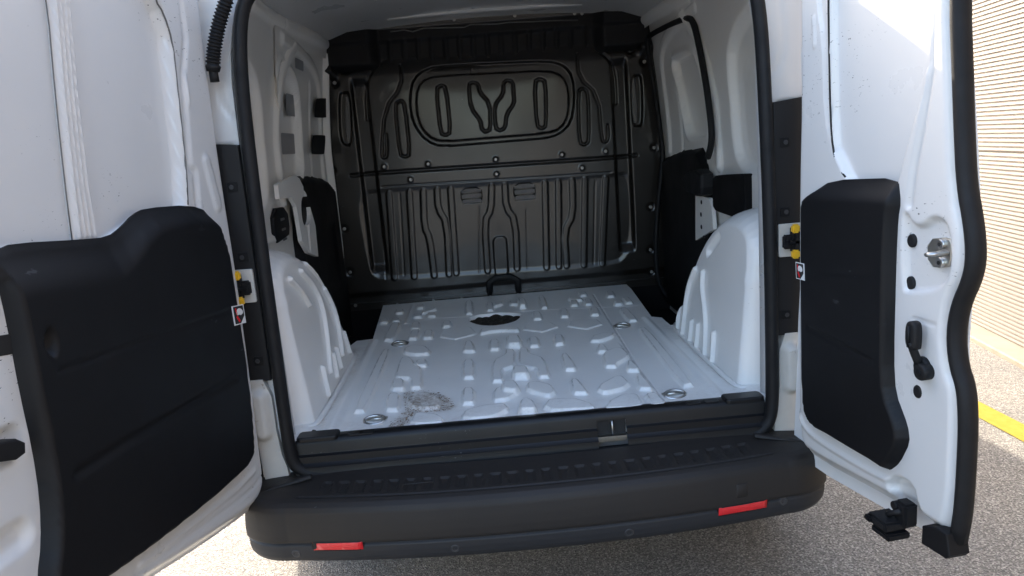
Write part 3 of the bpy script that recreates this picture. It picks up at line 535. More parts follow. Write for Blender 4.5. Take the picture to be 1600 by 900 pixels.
# ---- outer body shell: one skin swept along the van, open at the back
SEC=[(.84,.26),(.885,.32),(.90,.46),(.915,.75),(.905,1.05),(.875,1.35),(.84,1.55),(.80,1.65),(.745,1.715),(.64,1.745),(.40,1.76),(.20,1.768),(0,1.77)]
SEC=SEC+[(-x,z) for x,z in SEC[-2::-1]]
V=[];F=[];n=len(SEC)
def roofz(y): return .125*min(1,y/.6)
st=[(0.0,1,1),(.06,1,1),(.5,1,1),(1.0,1,1),(1.8,1,1),(2.5,1,1),(3.0,1,1),(3.45,1,.98),(3.75,.98,.56),(4.2,.94,.46),(4.35,.86,.35)]
for y,kx,kz in st:
    for x,z in SEC:
        zz=z+roofz(y)*max(0,(z-1.2)/.65)
        if kz<1: zz=.24+(zz-.24)*kz if kz<.9 else zz*kz
        yy=y
        if y==0.0: yy=.02+.035*max(0,(z-1.0))+.10*max(0,abs(x)-.62)/.28+.5*max(0,.62-z)
        if y<.1: zz=max(zz,.44)
        V.append((x*kx,yy,zz))
for i in range(len(st)-1):
    for j in range(n-1): a=i*n+j; F.append((a,a+1,a+n+1,a+n))
F.append(tuple(range((len(st)-1)*n,len(st)*n)))
shell=mesh_obj('body_shell',V,F,M_paint,van)
sd_=shell.modifiers.new('thick','SOLIDIFY'); sd_.thickness=.02; sd_.offset=-1
box_at('underbody',(0,2.15,.26),(1.62,4.1,.06),M_dark,van)
for s in (-1,1):    # unseen roof rails, added and lengthened to cast shadow bands beside the van
    mesh=[(s*.71,.35,1.78),(s*.71,.45,1.955),(s*.71,1.5,1.985),(s*.71,3.2,1.985),(s*.71,3.35,1.80)]
    tube('unseen_roof_rail',mesh,.026,M_trim,van,8)
def wheel(x,y):
    V=[];F=[];prof=[(.20,-.10),(.27,-.10),(.30,-.085),(.31,-.05),(.31,.05),(.30,.085),(.27,.10),(.20,.10)]
    N=32
    for k in range(N):
        a=2*math.pi*k/N
        for r,o in prof: V.append((x+o,y+r*math.cos(a),.31+r*math.sin(a)))
    q=len(prof)
    for k in range(N):
        for j in range(q-1): a=k*q+j;b=((k+1)%N)*q+j;F.append((a,b,b+1,a+1))
    ty=mesh_obj('wheel',V,F,M_rubber,van); V=[];F=[]
    for k in range(N):
        a=2*math.pi*k/N
        for r,o in ((.205,-.09),(.19,-.05),(.05,-.03),(.05,.03),(.19,.05),(.205,.09)): V.append((x+o,y+r*math.cos(a),.31+r*math.sin(a)))
    q=6
    for k in range(N):
        for j in range(q-1): a=k*q+j;b=((k+1)%N)*q+j;F.append((a,b,b+1,a+1))
    mesh_obj('rim',V,F,M_steel,ty)
for x,y in ((-.76,.75),(.76,.75),(-.76,3.5),(.76,3.5)): wheel(x,y)

# ---- cargo floor
for k in D:      # square up the short pressed bars
    if k[:2] in('fe','ff') and len(D[k])==4:
        q=np.array(D[k]); m_=(q[0]+q[1])/2; fw=np.linalg.norm(q[2]-q[3]); bw=max(np.linalg.norm(q[1]-q[0]),1e-6)
        if bw<.92*fw: q[:2]=m_+(q[:2]-m_)*(.92*fw/bw); D[k]=q.tolist()
emb=[('poly+',cham(D[k]),.012,.010,.0055) for k in D if k[:2] in('fe','ff')]
emb+=[('poly+',np.array(D['fh%d'%i]),.005,.006,.002) for i in (1,2,3)]
emb+=[('line',D[k],.005,-.003) for k in ('fseam','fseam2','fseam3')]
emb+=[('line',D['fcrease'],.006,-.003),('line',D['fcrease2'],.02,.006),('line',D['fcrease3'],.005,-.002),('line',D['fcrease4'],.022,.006),('line',D['fcrease5'],.012,.004)]
fo=D['fout']; fo2=[(-.70,-.012),(.70,-.012),(.70,.2),(.68,.8),(.60,.86),(.60,1.0),(.565,1.03),(.60,1.61),(.60,1.735),(-.62,1.735),(-.575,1.06),(-.64,1.05),(-.68,.86),(-.70,.2)]
ring_c=D['rings']; plug_c=D['plugs']
emb+=[('dot',[c],.036,-.010) for c in ring_c]
def floor_fn(P):
    h=.0012*np.sin(P[:,0]*9+1)*np.sin(P[:,1]*7)
    hd=sdf(P,rnd(D['fhole'],2)); h-=.03*sm((hd+.004)/.010)
    h+=.012*sm((np.abs(P[:,0])-.585)/.05)*sm((.95-P[:,1])/.1)          # flare up into the wheel arch flange
    return h
def floor_dirt(P):
    a=sm((sdf(P,rnd(D['dirt1'],1))+.02)/.04); b=.22*sm((.3-P[:,1])/.3); c=.35*sm(1-np.abs(np.abs(P[:,0])-.60)/.05)*(P[:,1]<.95)
    return np.maximum(np.maximum(a,b),c)
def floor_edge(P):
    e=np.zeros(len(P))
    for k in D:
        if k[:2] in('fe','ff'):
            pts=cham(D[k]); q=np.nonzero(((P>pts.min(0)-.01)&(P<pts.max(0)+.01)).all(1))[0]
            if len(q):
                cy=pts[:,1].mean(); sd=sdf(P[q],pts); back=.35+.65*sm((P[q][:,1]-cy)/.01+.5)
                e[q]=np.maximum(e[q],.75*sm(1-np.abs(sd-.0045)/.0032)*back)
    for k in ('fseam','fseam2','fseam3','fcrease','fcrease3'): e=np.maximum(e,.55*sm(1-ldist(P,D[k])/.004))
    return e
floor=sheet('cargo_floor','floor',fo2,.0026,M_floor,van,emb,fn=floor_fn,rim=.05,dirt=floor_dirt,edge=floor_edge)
sheet('floor_opening','floor',rnd(D['fhole'],2),.006,M_rust,floor,base=-.012,fn=lambda P:.006*np.sin(P[:,0]*70)*np.sin(P[:,1]*90))
for c in ring_c:     # folding lashing rings in their cups
    cx,cy=c; R=[]
    for k in range(14): a=math.pi*2*k/14; R.append((cx+.030*math.cos(a),cy+.016*math.sin(a)-.004,.553+.007*math.sin(a)))
    rg=tube('lashing_ring',R,.0042,M_steel,floor,8,closed=True,smooth_n=0)
    tube('ring_bar',[(cx-.034,cy+.012,.550),(cx+.034,cy+.012,.550)],.0048,M_zinc,rg,8,smooth_n=0)
for c in plug_c: plate('floor_plug','floor',disc(0,c,.019,18),-.004,.004,M_rubber,floor)
# step wells beside the floor (black, lower)
for s in (-1,1):
    v=[(s*.50,.80,.535),(s*.50,1.757,.535),(s*.52,.80,.40),(s*.52,1.757,.40),(s*.92,.80,.40),(s*.92,1.757,.40)]
    v+=[(s*.50,1.75,.56),(s*.92,1.75,.56),(s*.50,1.75,.40),(s*.92,1.75,.40)]
    mesh_obj('step_well',v,[(0,1,3,2),(2,3,5,4),(6,7,9,8)],M_wellm,van,False)

# ---- bulkhead
bo=[(-.80,.535),(.80,.535),(.82,1.2),(.80,1.60),(.765,1.80),(.70,1.88),(0,1.915),(-.70,1.88),(-.765,1.80),(-.80,1.60),(-.82,1.2)]
B=[]
pill=rnd(D['pill_o'],1); pili=rnd(D['pill_i'],1)
for k in ('sA','sV1','sV2','sB','sL','sR'): B.append(('line',cham(D[k],.22),.0085,-.013,True)); 
B+=[('line',rnd(D['zL'],1,False),.009,-.011),('line',rnd(D['zR'],1,False),.009,-.011),('line',rnd(D['cL'],2,False),.012,-.010),('line',rnd(D['cR'],2,False),.012,-.010)]
B+=[('poly',rnd(D['fsL'],2),-.016,.012),('poly',rnd(D['fsR'],2),-.016,.012),('line',rnd(D['hkL'],2),.010,-.010,True),('line',rnd(D['hkR'],2),.010,-.010,True)]
B+=[('line',D['seamM'],.012,-.010),('line',D['seamM2'],.006,-.003)]
for i,k in enumerate(['r0','r1','r2','r3','r4','r5','r6','r8','r9','r10','r11','r12']): B.append(('rib',rnd(D[k],1,False),.0175,.0042,.007))
B.append(('rib',D['r7'],.040,.006,.010))
for i in (0,4,5,10,11): B.append(('line',D['thin%d'%i],.005,-.0018))
for k in ('vA','vB'): B.append(('poly',rnd(D[k],1),-.018,.010))
B+=[('dot',D['scS'],.030,-.012),('dot',D['scM'],.020,.006),('dot',D['scL'],.026,-.010)]
ovh=np.array(D['ovh']); lowr=rnd(D['lowr'],2)
def bulk_fn(P):
    h=.014*sm(sdf(P,pill)/.010)*0
    so=sdf(P,pill); si=sdf(P,pili)
    h-=.028*sm(so/.007)*sm(-si/.007)
    h-=.0*si
    h-=.005*sm(sdf(P,lowr)/.03)                                  # lower field set back
    z=P[:,1]; x=P[:,0]
    h+=.05*sm((z-1.62+.10*sm((np.abs(x)-.55)/.2)*0)/.10)*0
    top=sm((z-1.64)/.10); h-=.030*top                    # top shelf recess
    side=sm((np.abs(x)-.70)/.04)*sm((z-1.64)/.05); h+=.05*side
    h+=.02*sm((z-1.845)/.012)
    h-=.010*sm((.62-z)/.03)+0*z
    ax=np.abs(x+.02*(z<0)); ch=sm((ax-.575)/.018)*sm((.665-ax)/.018)*sm((z-.70)/.06)*sm((1.66-z)/.06); h-=.022*ch
    h+=.0025*np.sin(x*8+2)*np.sin(z*6+1)
    return h
bulk=sheet('bulkhead','bulk',bo,.0038,M_bulk,van,B,fn=bulk_fn)
scr_me=None
def screw(c,fr='bulk',h=.006,parent=bulk,r=.0085):
    global scr_me
    ob=plate('screw',fr,disc(0,c,r,10),h-.008,h,M_screw,parent,bev=.0022)
    return ob
for c in D['scM']: screw(c,h=.012)
for c in D['scL']+D['scS']: screw(c,h=.004)
for c in D['scB']: screw((c[0],c[1]+.004),h=.016)
for c in D['scT']: screw(c,h=-.006)
HD=[('rib',[(x,1.70),(x+.004,1.80)],.012,.006,.006) for x in np.arange(-.46,.50,.066)]
sheet('header_panel','bulk',[(-.755,1.635),(-.60,1.665),(.60,1.665),(.76,1.64),(.77,1.80),(.70,1.88),(0,1.915),(-.70,1.88),(-.765,1.80)],.006,M_hdr,bulk,HD,base=-.026,
      fn=lambda P:.05*sm((np.abs(P[:,0])-.50)/.06)*sm((P[:,1]-1.66)/.05)+.014*sm((P[:,1]-1.79)/.02),rim=.01)
# bottom flange, folded lip at the top, louvres, loop and the two bright strips
sheet('bottom_flange','bulk',[(-.80,.530),(.80,.530),(.80,.565),(-.80,.565)],.008,M_bulk,bulk,base=.008,rim=.02)
tube('folded_lip',place('bulk',D['lip'],[-.010]*len(D['lip'])),.0030,M_brushed,bulk,6,smooth_n=0)
for k in ('vA','vB'):
    p=np.array(D[k]); x0,x1=p[:,0].min()+.004,p[:,0].max()-.004; z0,z1=p[:,1].min(),p[:,1].max()
    for i in range(3):
        zc=z1-(i+.5)*(z1-z0)/3; hh=(z1-z0)/3
        v=np.vstack([place('bulk',[(x0,zc+hh*.30),(x1,zc+hh*.30)],[-.010]*2),place('bulk',[(x0,zc-hh*.30),(x1,zc-hh*.30)],[.008]*2),
                     place('bulk',[(x0,zc-hh*.48),(x1,zc-hh*.48)],[-.006]*2)])
        mesh_obj('louvre',v,[(0,2,3,1),(2,4,5,3)],M_louv,bulk,False)
l=D['loop']; tube('grab_loop',place('bulk',[l[0],l[1],l[2],l[3]],[.004,.012,.012,.004]),.009,M_rubber,bulk,8,smooth_n=1,flat=((0,-1,0),.006,.017))
for k,hh in (('brL',-.008),('brR',-.008),('fsLi',-.010),('fsRi',-.010)): plate('stiffener_strip','bulk',rnd(D[k],1),hh-.006,hh,M_brushed,bulk)

# ---- roof lining with cross bows
def roof_fn(P): return -.015*np.cos(P[:,0]*2)+0
FR['roof']=[np.array(a,float) for a in ((0,0,1.745),(1,0,0),(0,1,0),(0,0,-1))]
RF=[('rib',[(-.6,y),(.6,y)],.045,.018,.02) for y in (.06,.62,1.10,1.58)]
RF+=[('line',[(x,.7),(x,1.50)],.012,.004) for x in (-.42,-.14,.14,.42)]
sheet('roof_lining','roof',[(-.78,.03),(.78,.03),(.78,1.76),(-.78,1.76)],.012,M_inner,van,RF,fn=lambda P:-.012*np.cos(P[:,0]*1.9)-.13*np.minimum(1,P[:,1]/.6))
# header plate over the bulkhead: joint lines and clips
for x in (-.30,.02,.20,.48):
    box_at('roof_clip',(x,1.60,1.882),(.045,.09,.006),M_inner,van,bev=.002)

# ---- side walls
def side(s,fr,frs):
    lean=lambda P:.14*np.maximum(0,P[:,1]-1.35)**1.3+.012*np.sin(P[:,0]*5)
    if s<0: ap=[(1.80,.45),(.93,.45),(.93,.96),(.95,1.10),(.955,1.2),(.95,1.30),(.975,1.41),(1.015,1.45),(1.01,1.52),(1.03,1.60),(1.10,1.675),(1.28,1.72),(1.80,1.74)]
    else: ap=[(1.80,.45),(.93,.45),(.96,.96),(1.015,1.10),(1.03,1.18),(.97,1.26),(.975,1.36),(1.0,1.43),(1.03,1.53),(1.08,1.62),(1.12,1.71),(1.20,1.755),(1.80,1.77)]
    q=[(.03,.50),(.03,1.75),(.6,1.88),(1.757,1.895)]+[ap[-1]]+ap[::-1][1:-1]+[(.93,.50)]
    q=[p if p[0]<1.757 else (1.757,p[1]) for p in q]
    FS=[]
    FS.append(('poly',rnd([(.16,1.20),(.20,1.62),(.34,1.66),(.62,1.60),(.74,1.50),(.72,1.22),(.60,1.12),(.25,1.12)],2),-.028,.035))
    FS.append(('rib',rnd([(.86,1.15),(.88,1.35),(.93,1.50),(1.00,1.62),(1.15,1.72)],2,False),.035,.016,.02))
    FS.append(('rib',[(.30,1.78),(1.70,1.80)],.03,.016,.02))
    if s<0: FS.append(('rib',rnd([(.10,1.05),(.50,1.04),(.86,1.02)],1,False),.02,.010,.012))
    FS.append(('line',rnd([(1.05,1.74),(1.02,1.80)],1,False),.01,-.008))
    holes=[rnd(D[k],2) for k in ('lh0','lh1','lh2')] if s<0 else []
    wall=sheet('side_panel',fr,q,.008,M_inner,van,FS,fn=lean,holes=holes)
    # dark cavity behind the holes
    plate('inner_cavity',fr,[(.05,1.05),(1.1,1.5),(1.75,1.76),(1.75,1.92),(.05,1.82)],-.06,-.055,M_dark,wall)
    return wall,ap
wl,apl=side(-1,'lwall','lslide'); wr,apr=side(1,'rwall','rslide')
# plastic covers set in the quarter panels
plate('rear_lamp_cover','lwall',rnd(D['lcov2'],1),.0,.014,M_trim,wl,bev=.004)
for j in range(3):
    c=np.array(D['lcov2']).mean(0); plate('clip_slot','lwall',rrect(c[0]-.02,c[0]+.03,c[1]-.05+j*.035,c[1]-.042+j*.035,.003,2),.014,.0155,M_brushed,wl,bev=.0005)
plate('lamp_access_cover','rwall',cham(D['rcov'],.12),.0,.034,M_wellm,wr,bev=.004)
# seat-belt style brackets below the pillars
sheet('pillar_bracket','lwall',D['lbrk'],.005,M_inner,wl,[('line',[(1.0,.95),(1.05,1.25)],.02,-.006)],base=.035,holes=[rnd(D['lov'],2)],rim=.015)
plate('inner_cavity','lwall',rnd(D['lov'],2),.0,.010,M_dark,wl)
sheet('pillar_bracket','rwall',D['rbrk'],.006,M_inner,wr,base=.018,rim=.015)
for c in ((1.02,1.00),(1.03,.95),(1.03,.90),(1.0,.86)): plate('small_hole','rwall',disc(0,c,.009,10),.018,.020,M_dark,wr,bev=.001)
plate('door_stop','rwall',rnd(D['rblk'],1),.0,.05,M_rubber,wr,bev=.012)

# ---- sliding doors
def sdoor(s,fr):
    w_=(-1 if s<0 else 1)
    win=rnd(D['lwinr'] if s<0 else D['rsw'],2) if s>0 else rnd([(.90,1.66),(1.10,1.64),(1.20,1.60),(1.25,1.52),(1.26,1.30),(1.22,1.22),(1.10,1.19),(.90,1.19)],2)
    FS=[('poly',win,-.030,.012)]
    FS.append(('line',win,.03,.008,True))
    FS.append(('rib',rnd([(1.62,1.20),(1.64,1.5),(1.60,1.66),(1.3,1.72),(1.0,1.73)],2,False),.03,.012,.016))
    FS.append(('rib',[(1.40,1.20),(1.44,1.60)],.02,-.006,.01))
    hl=[] 
    pass
    d=sheet('sliding_door',fr,[(.90,.38),(1.80,.38),(1.80,1.84),(.90,1.84)],.008,M_inner,van,FS,fn=lambda P:.13*np.maximum(0,P[:,1]-1.30)**1.3,holes=hl)
    if s<0:
        for k in ('lk1','lk2'): sheet('inner_cavity',fr,rnd(D[k],1),.005,M_dark,d,base=.014,fn=lambda P:.13*np.maximum(0,P[:,1]-1.30)**1.3)
        for k in ('lg0','lg1','lg2'):
            p=np.array(D[k]); p=rrect(p[:,0].min(),p[:,0].max(),p[:,1].min(),p[:,1].max(),.008); sheet('film_patch',fr,p,.006,M_film,d,base=(-.016 if k!='lg0' else .004),fn=lambda P:.13*np.maximum(0,P[:,1]-1.30)**1.3)
        sheet('door_trim',fr,[(.93,.42),(.93,1.0),(1.00,1.16),(1.10,1.225),(1.30,1.225),(1.60,1.20),(1.74,1.15),(1.757,.42)],.012,M_trim,d,
              [('poly',[(1.2,.7),(1.2,1.0),(1.6,1.0),(1.6,.7)],-.01,.03)],base=-.005,fn=lambda P:.035*sm(sdf(P,[(.93,.40),(.93,1.0),(1.00,1.16),(1.10,1.225),(1.30,1.225),(1.60,1.20),(1.74,1.15),(1.757,.40)])/.03))
    else:
        o=[(.93,.42),(.93,1.0),(1.0,1.15),(1.10,1.215),(1.40,1.20),(1.66,1.17),(1.757,1.16),(1.757,.42)]
        sheet('door_trim',fr,o,.012,M_trim,d,base=-.005,fn=lambda P:.035*sm(sdf(P,o)/.03))
    return d
sl_=sdoor(-1,'lslide'); sr_=sdoor(1,'rslide')
# front pillar strip at the left edge of the bulkhead, weather seal of the right sliding door
o=[(1.72,1.78),(1.757,1.78),(1.757,.58),(1.745,.60),(1.725,.80),(1.715,1.1),(1.71,1.4),(1.715,1.7)]
sheet('front_pillar','lwall',o,.006,M_inner,van,base=-.01,fn=lambda P:.03*sm(sdf(P,o)/.02)+.12*np.maximum(0,P[:,1]-1.30)**1.3,rim=.05)
tube('door_seal',np.vstack([place('rsealP',D['rsA'],[0]*len(D['rsA'])),place('yfront',D['rsB'],[0]*len(D['rsB']))]),.012,M_rubber,sr_,10)

# ---- wheel arches
def arch(fr,s):
    prof=[(.075,.40),(.072,.80),(.080,.94),(.11,1.01),(.19,1.045),(.30,1.048),(.39,1.03),(.51,.975),(.62,.885),(.70,.78),(.78,.68),(.86,.55),(.88,.40)]
    o=rnd(prof,1); H=.195
    FS=[]
    R=[D[k] for k in D if k[:2]==('lr' if s<0 else 'rr') and len(k)==3 and k!='rr6']
    FS+=[('rib',rnd(r,2,False),.0105,.012,.005) for r in R]
    if s>0: FS.append(('rib',D['rr6'],.022,-.014,.02))
    def fn(P):
        d=sdf(P,o); x=np.clip(d/.055,0,1); base=(H-.10*np.maximum(-.02,P[:,1]-.55))*np.sqrt(np.maximum(0,1-(1-x)**2))
        base+=.006*sm(1-np.abs(P[:,1]-(.86 if s>0 else .9))/.03)*sm(1-P[:,0]/.22)
        return base+.01*sm((P[:,0]-.1)/.2)*0
    a=sheet('wheel_arch',fr,o,.0032,M_arch,van,FS,fn=fn)
    bead=[(s*.640,.082,.556),(s*.606,.10,.556),(s*.596,.14,.556),(s*.594,.45,.556),(s*.600,.80,.556),(s*.625,.868,.556)]
    tube('sealer_bead',bead,.006,M_arch,a,8,flat=((0,0,1),.0045,.010))
    return a
arch('lwall',-1); arch('rwall',1)

# ---- rear door frame, pillars, seal, sill
OP=[(-.655,.47),(-.665,.56),(-.665,1.45),(-.652,1.58),(-.62,1.68),(-.56,1.715),(0,1.725),(.56,1.715),(.62,1.68),(.655,1.58),(.665,1.45),(.665,.56),(.655,.47),(.60,.445),(-.60,.445)]
FR['rear']=[np.array(a,float) for a in ((0,0,0),(1,0,0),(0,0,1),(0,-1,0))]
outer=[(-.78,.42),(-.86,.60),(-.885,.75),(-.875,1.05),(-.845,1.35),(-.80,1.55),(-.75,1.655),(-.67,1.705),(-.56,1.735),(0,1.765),(.56,1.735),(.67,1.705),(.75,1.655),(.80,1.55),(.845,1.35),(.875,1.05),(.885,.75),(.86,.60),(.78,.42)]
PF=[]
for s in (-1,1):
    PF.append(('poly',rnd([(s*.675,1.34),(s*.80,1.34),(s*.82,.50),(s*.675,.50)],0),-.018,.01))
    PF.append(('rib',[(s*.735,.80),(s*.725,.62)],.03,.03,.025))
    PF.append(('line',rnd([(s*.69,1.60),(s*.70,1.45),(s*.67,1.40)],2,False),.008,-.004))
frame=sheet('rear_door_frame','rear',outer,.008,M_paint,van,PF,base=.012,holes=[rnd(OP,1)],fn=lambda P:-.09*np.maximum(0,np.abs(P[:,0])-.72)-.03*np.maximum(0,P[:,1]-1.1),rim=.03)
# inner jamb: returns from the opening edge into the bay
jp=rnd(OP,1); V=[];n=len(jp)
for (x,z) in jp: V.append((x*.985,-.006-.03*max(0,z-1.1)*-1,z)); 
for (x,z) in jp: V.append((x*.962,.03,z+.012*(1 if z<1 else -1)))
for (x,z) in jp: V.append((x*1.06,.05,z+.02*(1 if z<1 else -1)))
F=[]
for k in (0,1):
    for i in range(n): F.append((k*n+i,k*n+(i+1)%n,(k+1)*n+(i+1)%n,(k+1)*n+i))
mesh_obj('door_jamb',V,F,M_paint,frame)
# inner flange strips of white metal just inside the seal
SP=[(-.640,.51),(-.642,.60),(-.640,1.0),(-.636,1.40),(-.626,1.56),(-.605,1.66),(-.56,1.70),(-.45,1.712),(0,1.715),(.45,1.712),(.56,1.70),(.612,1.66),(.632,1.56),(.640,1.40),(.648,1.0),(.648,.60),(.645,.52),(.625,.480),(.575,.462),(.40,.456),(0,.452),(-.40,.456),(-.565,.464),(-.615,.480)]
tube('opening_seal',[(x,-.030+.02*max(0,z-1.0),z) for x,z in SP],.016,M_rubber,frame,12,closed=True,flat=((0,-1,0),.020,.0165))
# sill cover
def strip(name,prof,xs,m,parent,bev=None,curve=0.):
    V=[];F=[];q=len(prof)
    for x in xs:
        c=curve*(x/.64)**2
        for y,z in prof: V.append((x,y+c,z))
    for i in range(len(xs)-1):
        for j in range(q-1): a=i*q+j; F.append((a,a+1,a+q+1,a+q))
    return mesh_obj(name,V,F,m,parent)
sp=[(.035,.556),(.012,.561),(-.010,.561),(-.016,.556),(-.019,.548),(-.020,.525),(-.021,.521),(-.030,.517),(-.031,.500),(-.034,.497),(-.044,.492),(-.046,.47),(-.05,.462)]
xa=np.linspace(-.628,.174,50); xb=np.linspace(.252,.632,26)
sillo=strip('sill_cover',[(y,z) for y,z in sp],xa,M_sill,van)
o2=strip('sill_cover',[(y,z) for y,z in sp],xb,M_sill,van)
o3=strip('sill_cover',[(y,z) for y,z in sp[:5]]+[(-.0195,.538)],np.linspace(.174,.252,6),M_sill,van)
sill=join('sill_cover',[sillo,o2,o3],van)
for f in sill.data.polygons: f.use_smooth=True
sm_=sill.modifiers.new('edge','EDGE_SPLIT'); sm_.split_angle=math.radians(40)
plate('corner_pad','floor',rrect(-.625,-.515,-.022,.030,.012),.006,.018,M_sill,sill,bev=.004)
plate('corner_pad','floor',rrect(.525,.632,-.022,.030,.012),.006,.018,M_sill,sill,bev=.004)
for x in (-.47,-.44,.44,.49): plate('sill_tab','floor',rrect(x-.02,x+.02,-.014,.012,.006),.010,.0135,M_sill,sill,bev=.001)
# striker recess
jl=[box_at('a',(.213,-.0155,.520),(.078,.002,.046),M_dark,None,bev=0),box_at('a',(.213,-.024,.4985),(.078,.020,.003),M_zinc,None,bev=0),
    box_at('a',(.213,-.029,.492),(.080,.003,.016),M_zinc,None,bev=0)]
sk=join('striker_recess',jl,sill)
tube('striker_pin',[(.215,-.026,.500),(.215,-.026,.530),(.215,-.018,.538)],.0035,M_steel,sk,8)
# pillar trims (black column), beige patch, check strap and yellow bumpers
for s in (-1,1):
    fr='pillar'; X=lambda a,b:(min(s*a,s*b),max(s*a,s*b))
    x0,x1=X(.662,.745)
    pt=plate('pillar_trim',fr,[(s*.660,1.335),(s*.755,1.345),(s*.765,.735),(s*.664,.735)],-.020,-.003,M_pillar,frame,bev=.003)
    for z in (1.235,1.06,.79):
        plate('trim_clip',fr,rrect(*X(.675,.70),z-.012,z+.012,.004),-.003,-.001,M_trim,pt,bev=.0008)
        plate('trim_screw',fr,disc(0,(s*.690,z),.006,10),-.003,.0005,M_grey,pt,bev=.001)
    pl=plate('strap_plate',fr,rrect(*X(.668,.735),.945,1.03,.004),-.003,.004,M_foam,frame,bev=.001)
    parts=[box_at('a',(s*.705,-.048,.990),(.020,.030,.070),M_rubber,None,bev=.005),box_at('a',(s*.690,-.043,.985),(.030,.018,.036),M_rubber,None,bev=.004),
           box_at('a',(s*.700,-.058,.985),(.036,.010,.012),M_trim,None,bev=.003)]
    cs=join('check_strap',parts,frame)
    for z in (1.020,.955): box_at('buffer',(s*.7,-.060,z),(.019,.018,.022),M_yellow,cs,bev=.004)
    # white lower pillar with its rounded swelling, and the dark gap strip beside it
    pr=[(.66,.735,.02),(.70,.735,.02),(.74,.735,.0)]
    sheet('pillar_foot',fr,rnd([(s*.668,.74),(s*.735,.74),(s*.735,.60),(s*.715,.54),(s*.72,.47),(s*.70,.44),(s*.66,.44),(s*.65,.48),(s*.668,.55)],1),.005,M_foam,frame,
          [('rib',[(s*.70,.69),(s*.70,.60)],.03,.022,.02)],base=.0,rim=.02)
    plate('gap_strip',fr,[(s*.725,.66),(s*.80,.66),(s*.78,.44),(s*.722,.47)],-.01,.012,M_wellm,frame,bev=.003)
    plate('seal_shoe',fr,[(s*.50,.462),(s*.66,.462),(s*.675,.432),(s*.50,.436)],-.02,.030,M_wellm,frame,bev=.006)

# ---- rear bumper
def bpath(t):     # plan curve of the bumper's rear edge, t in -1..1
    a=abs(t); s=1 if t>=0 else -1
    if a<.70: x=a/.70*.63; y=-.235+.055*(x/.63)**2.2
    else:
        k=(a-.70)/.30*math.pi/2*1.0; x=.63+.155*math.sin(k); y=-.18+ .17*(1-math.cos(k))*1.0+ .30*max(0,(a-.86)/.14)
    return s*x,y
NS=420; prof=[]
bprof=[(-.17,.478),(-.14,.474),(-.10,.471),(-.06,.468),(-.03,.464),(-.014,.459),(-.005,.450),(0,.438),(.004,.41),(.006,.385),(.006,.366),(.004,.3605),(-.003,.358),(-.001,.355),(.002,.352),(.001,.335),(-.003,.318),(-.012,.304),(-.035,.296),(-.08,.292)]
bp=[];
for i in range(len(bprof)-1):
    a=np.array(bprof[i]);b=np.array(bprof[i+1]); nn=22 if i<4 else (4 if np.linalg.norm(b-a)>.008 else 2)
    for k in range(nn): bp.append(a+(b-a)*k/nn)
bp.append(np.array(bprof[-1])); bp=np.array(bp); nb=len(bp)
ts=np.linspace(-1,1,NS); cen=np.array([bpath(t) for t in ts]); tan=np.gradient(cen,axis=0); tan/=np.linalg.norm(tan,axis=1,keepdims=True); nor=np.stack([tan[:,1],-tan[:,0]],1)
dz=-.010*(1-np.abs(cen[:,0])/.8)        # face dips slightly at the centre
V=np.zeros((NS,nb,3)); V[:,:,0]=cen[:,None,0]+nor[:,None,0]*bp[None,:,0]; V[:,:,1]=cen[:,None,1]+nor[:,None,1]*bp[None,:,0]
V[:,:,2]=bp[None,:,1]
slot=(np.abs(((V[:,:,0]+.6)/.043)%1-.5)<.27)&(bp[None,:,0]>-.105)&(bp[None,:,0]<-.048)&(np.abs(V[:,:,0])<.56)
V[:,:,2]-=.006*slot
edge=(np.abs(bp[None,:,0]+.034)<.004)&(np.abs(V[:,:,0])<.60); V[:,:,2]-=.003*edge
ii=np.arange(NS-1)[:,None]*nb+np.arange(nb-1)[None,:]; Q=np.stack([ii,ii+1,ii+1+nb,ii+nb],-1).reshape(-1,4)
bumper=big_mesh('rear_bumper',V.reshape(-1,3),Q,M_bump,van)
bumper.data.materials.append(M_bump2)
low=np.tile(bp[:-1,1]<.357,NS-1); bumper.data.polygons.foreach_set('material_index',low.astype(np.int32)); 
def on_bumper(name,xc,z0,z1,wd,m,out=.004,n=10,r=None,parent=bumper,thick=.012,slant=0):
    def pt(x,z,o):
        k=int(np.argmin(np.abs(cen[:,0]-x)+10*(np.abs(ts)>.95))); off=np.interp(-z,-bp[bp[:,1]<.455][:,1],bp[bp[:,1]<.455][:,0]) + o
        return (x+nor[k,0]*off,cen[k,1]+nor[k,1]*off+0*x,z)
    V=[];F=[]
    if r is None:
        for i in range(n+1):
            x=xc-wd/2+wd*i/n
            e=.0025 if i in (0,n) else 0
            for (z,o) in ((z0,-thick),(z0+.001,out-.002),(z0+.003,out-e),(z1-.003,out-e),(z1-.001,out-.002),(z1,-thick)): V.append(pt(x+slant*(z-z0)*( -1 if xc>0 else 1),z,o))
        for i in range(n):
            for j in range(5): a=i*6+j; F.append((a,a+1,a+7,a+6))
        F.append(tuple(range(6))[::-1]); F.append(tuple(n*6+j for j in range(6)))
    else:
        zc=(z0+z1)/2; m_=20
        for rr,o in ((r,-.004),(r,out-.0008),(r*.88,out),(r*.60,out),(r*.52,out-.0012),(r*.2,out-.001)):
            for k in range(m_): a=2*math.pi*k/m_; V.append(pt(xc+rr*math.cos(a),zc+rr*math.sin(a),o))
        for j in range(5):
            for k in range(m_): F.append((j*m_+k,j*m_+(k+1)%m_,(j+1)*m_+(k+1)%m_,(j+1)*m_+k))
        F.append(tuple(5*m_+k for k in range(m_)))
    return mesh_obj(name,V,F,m,parent)
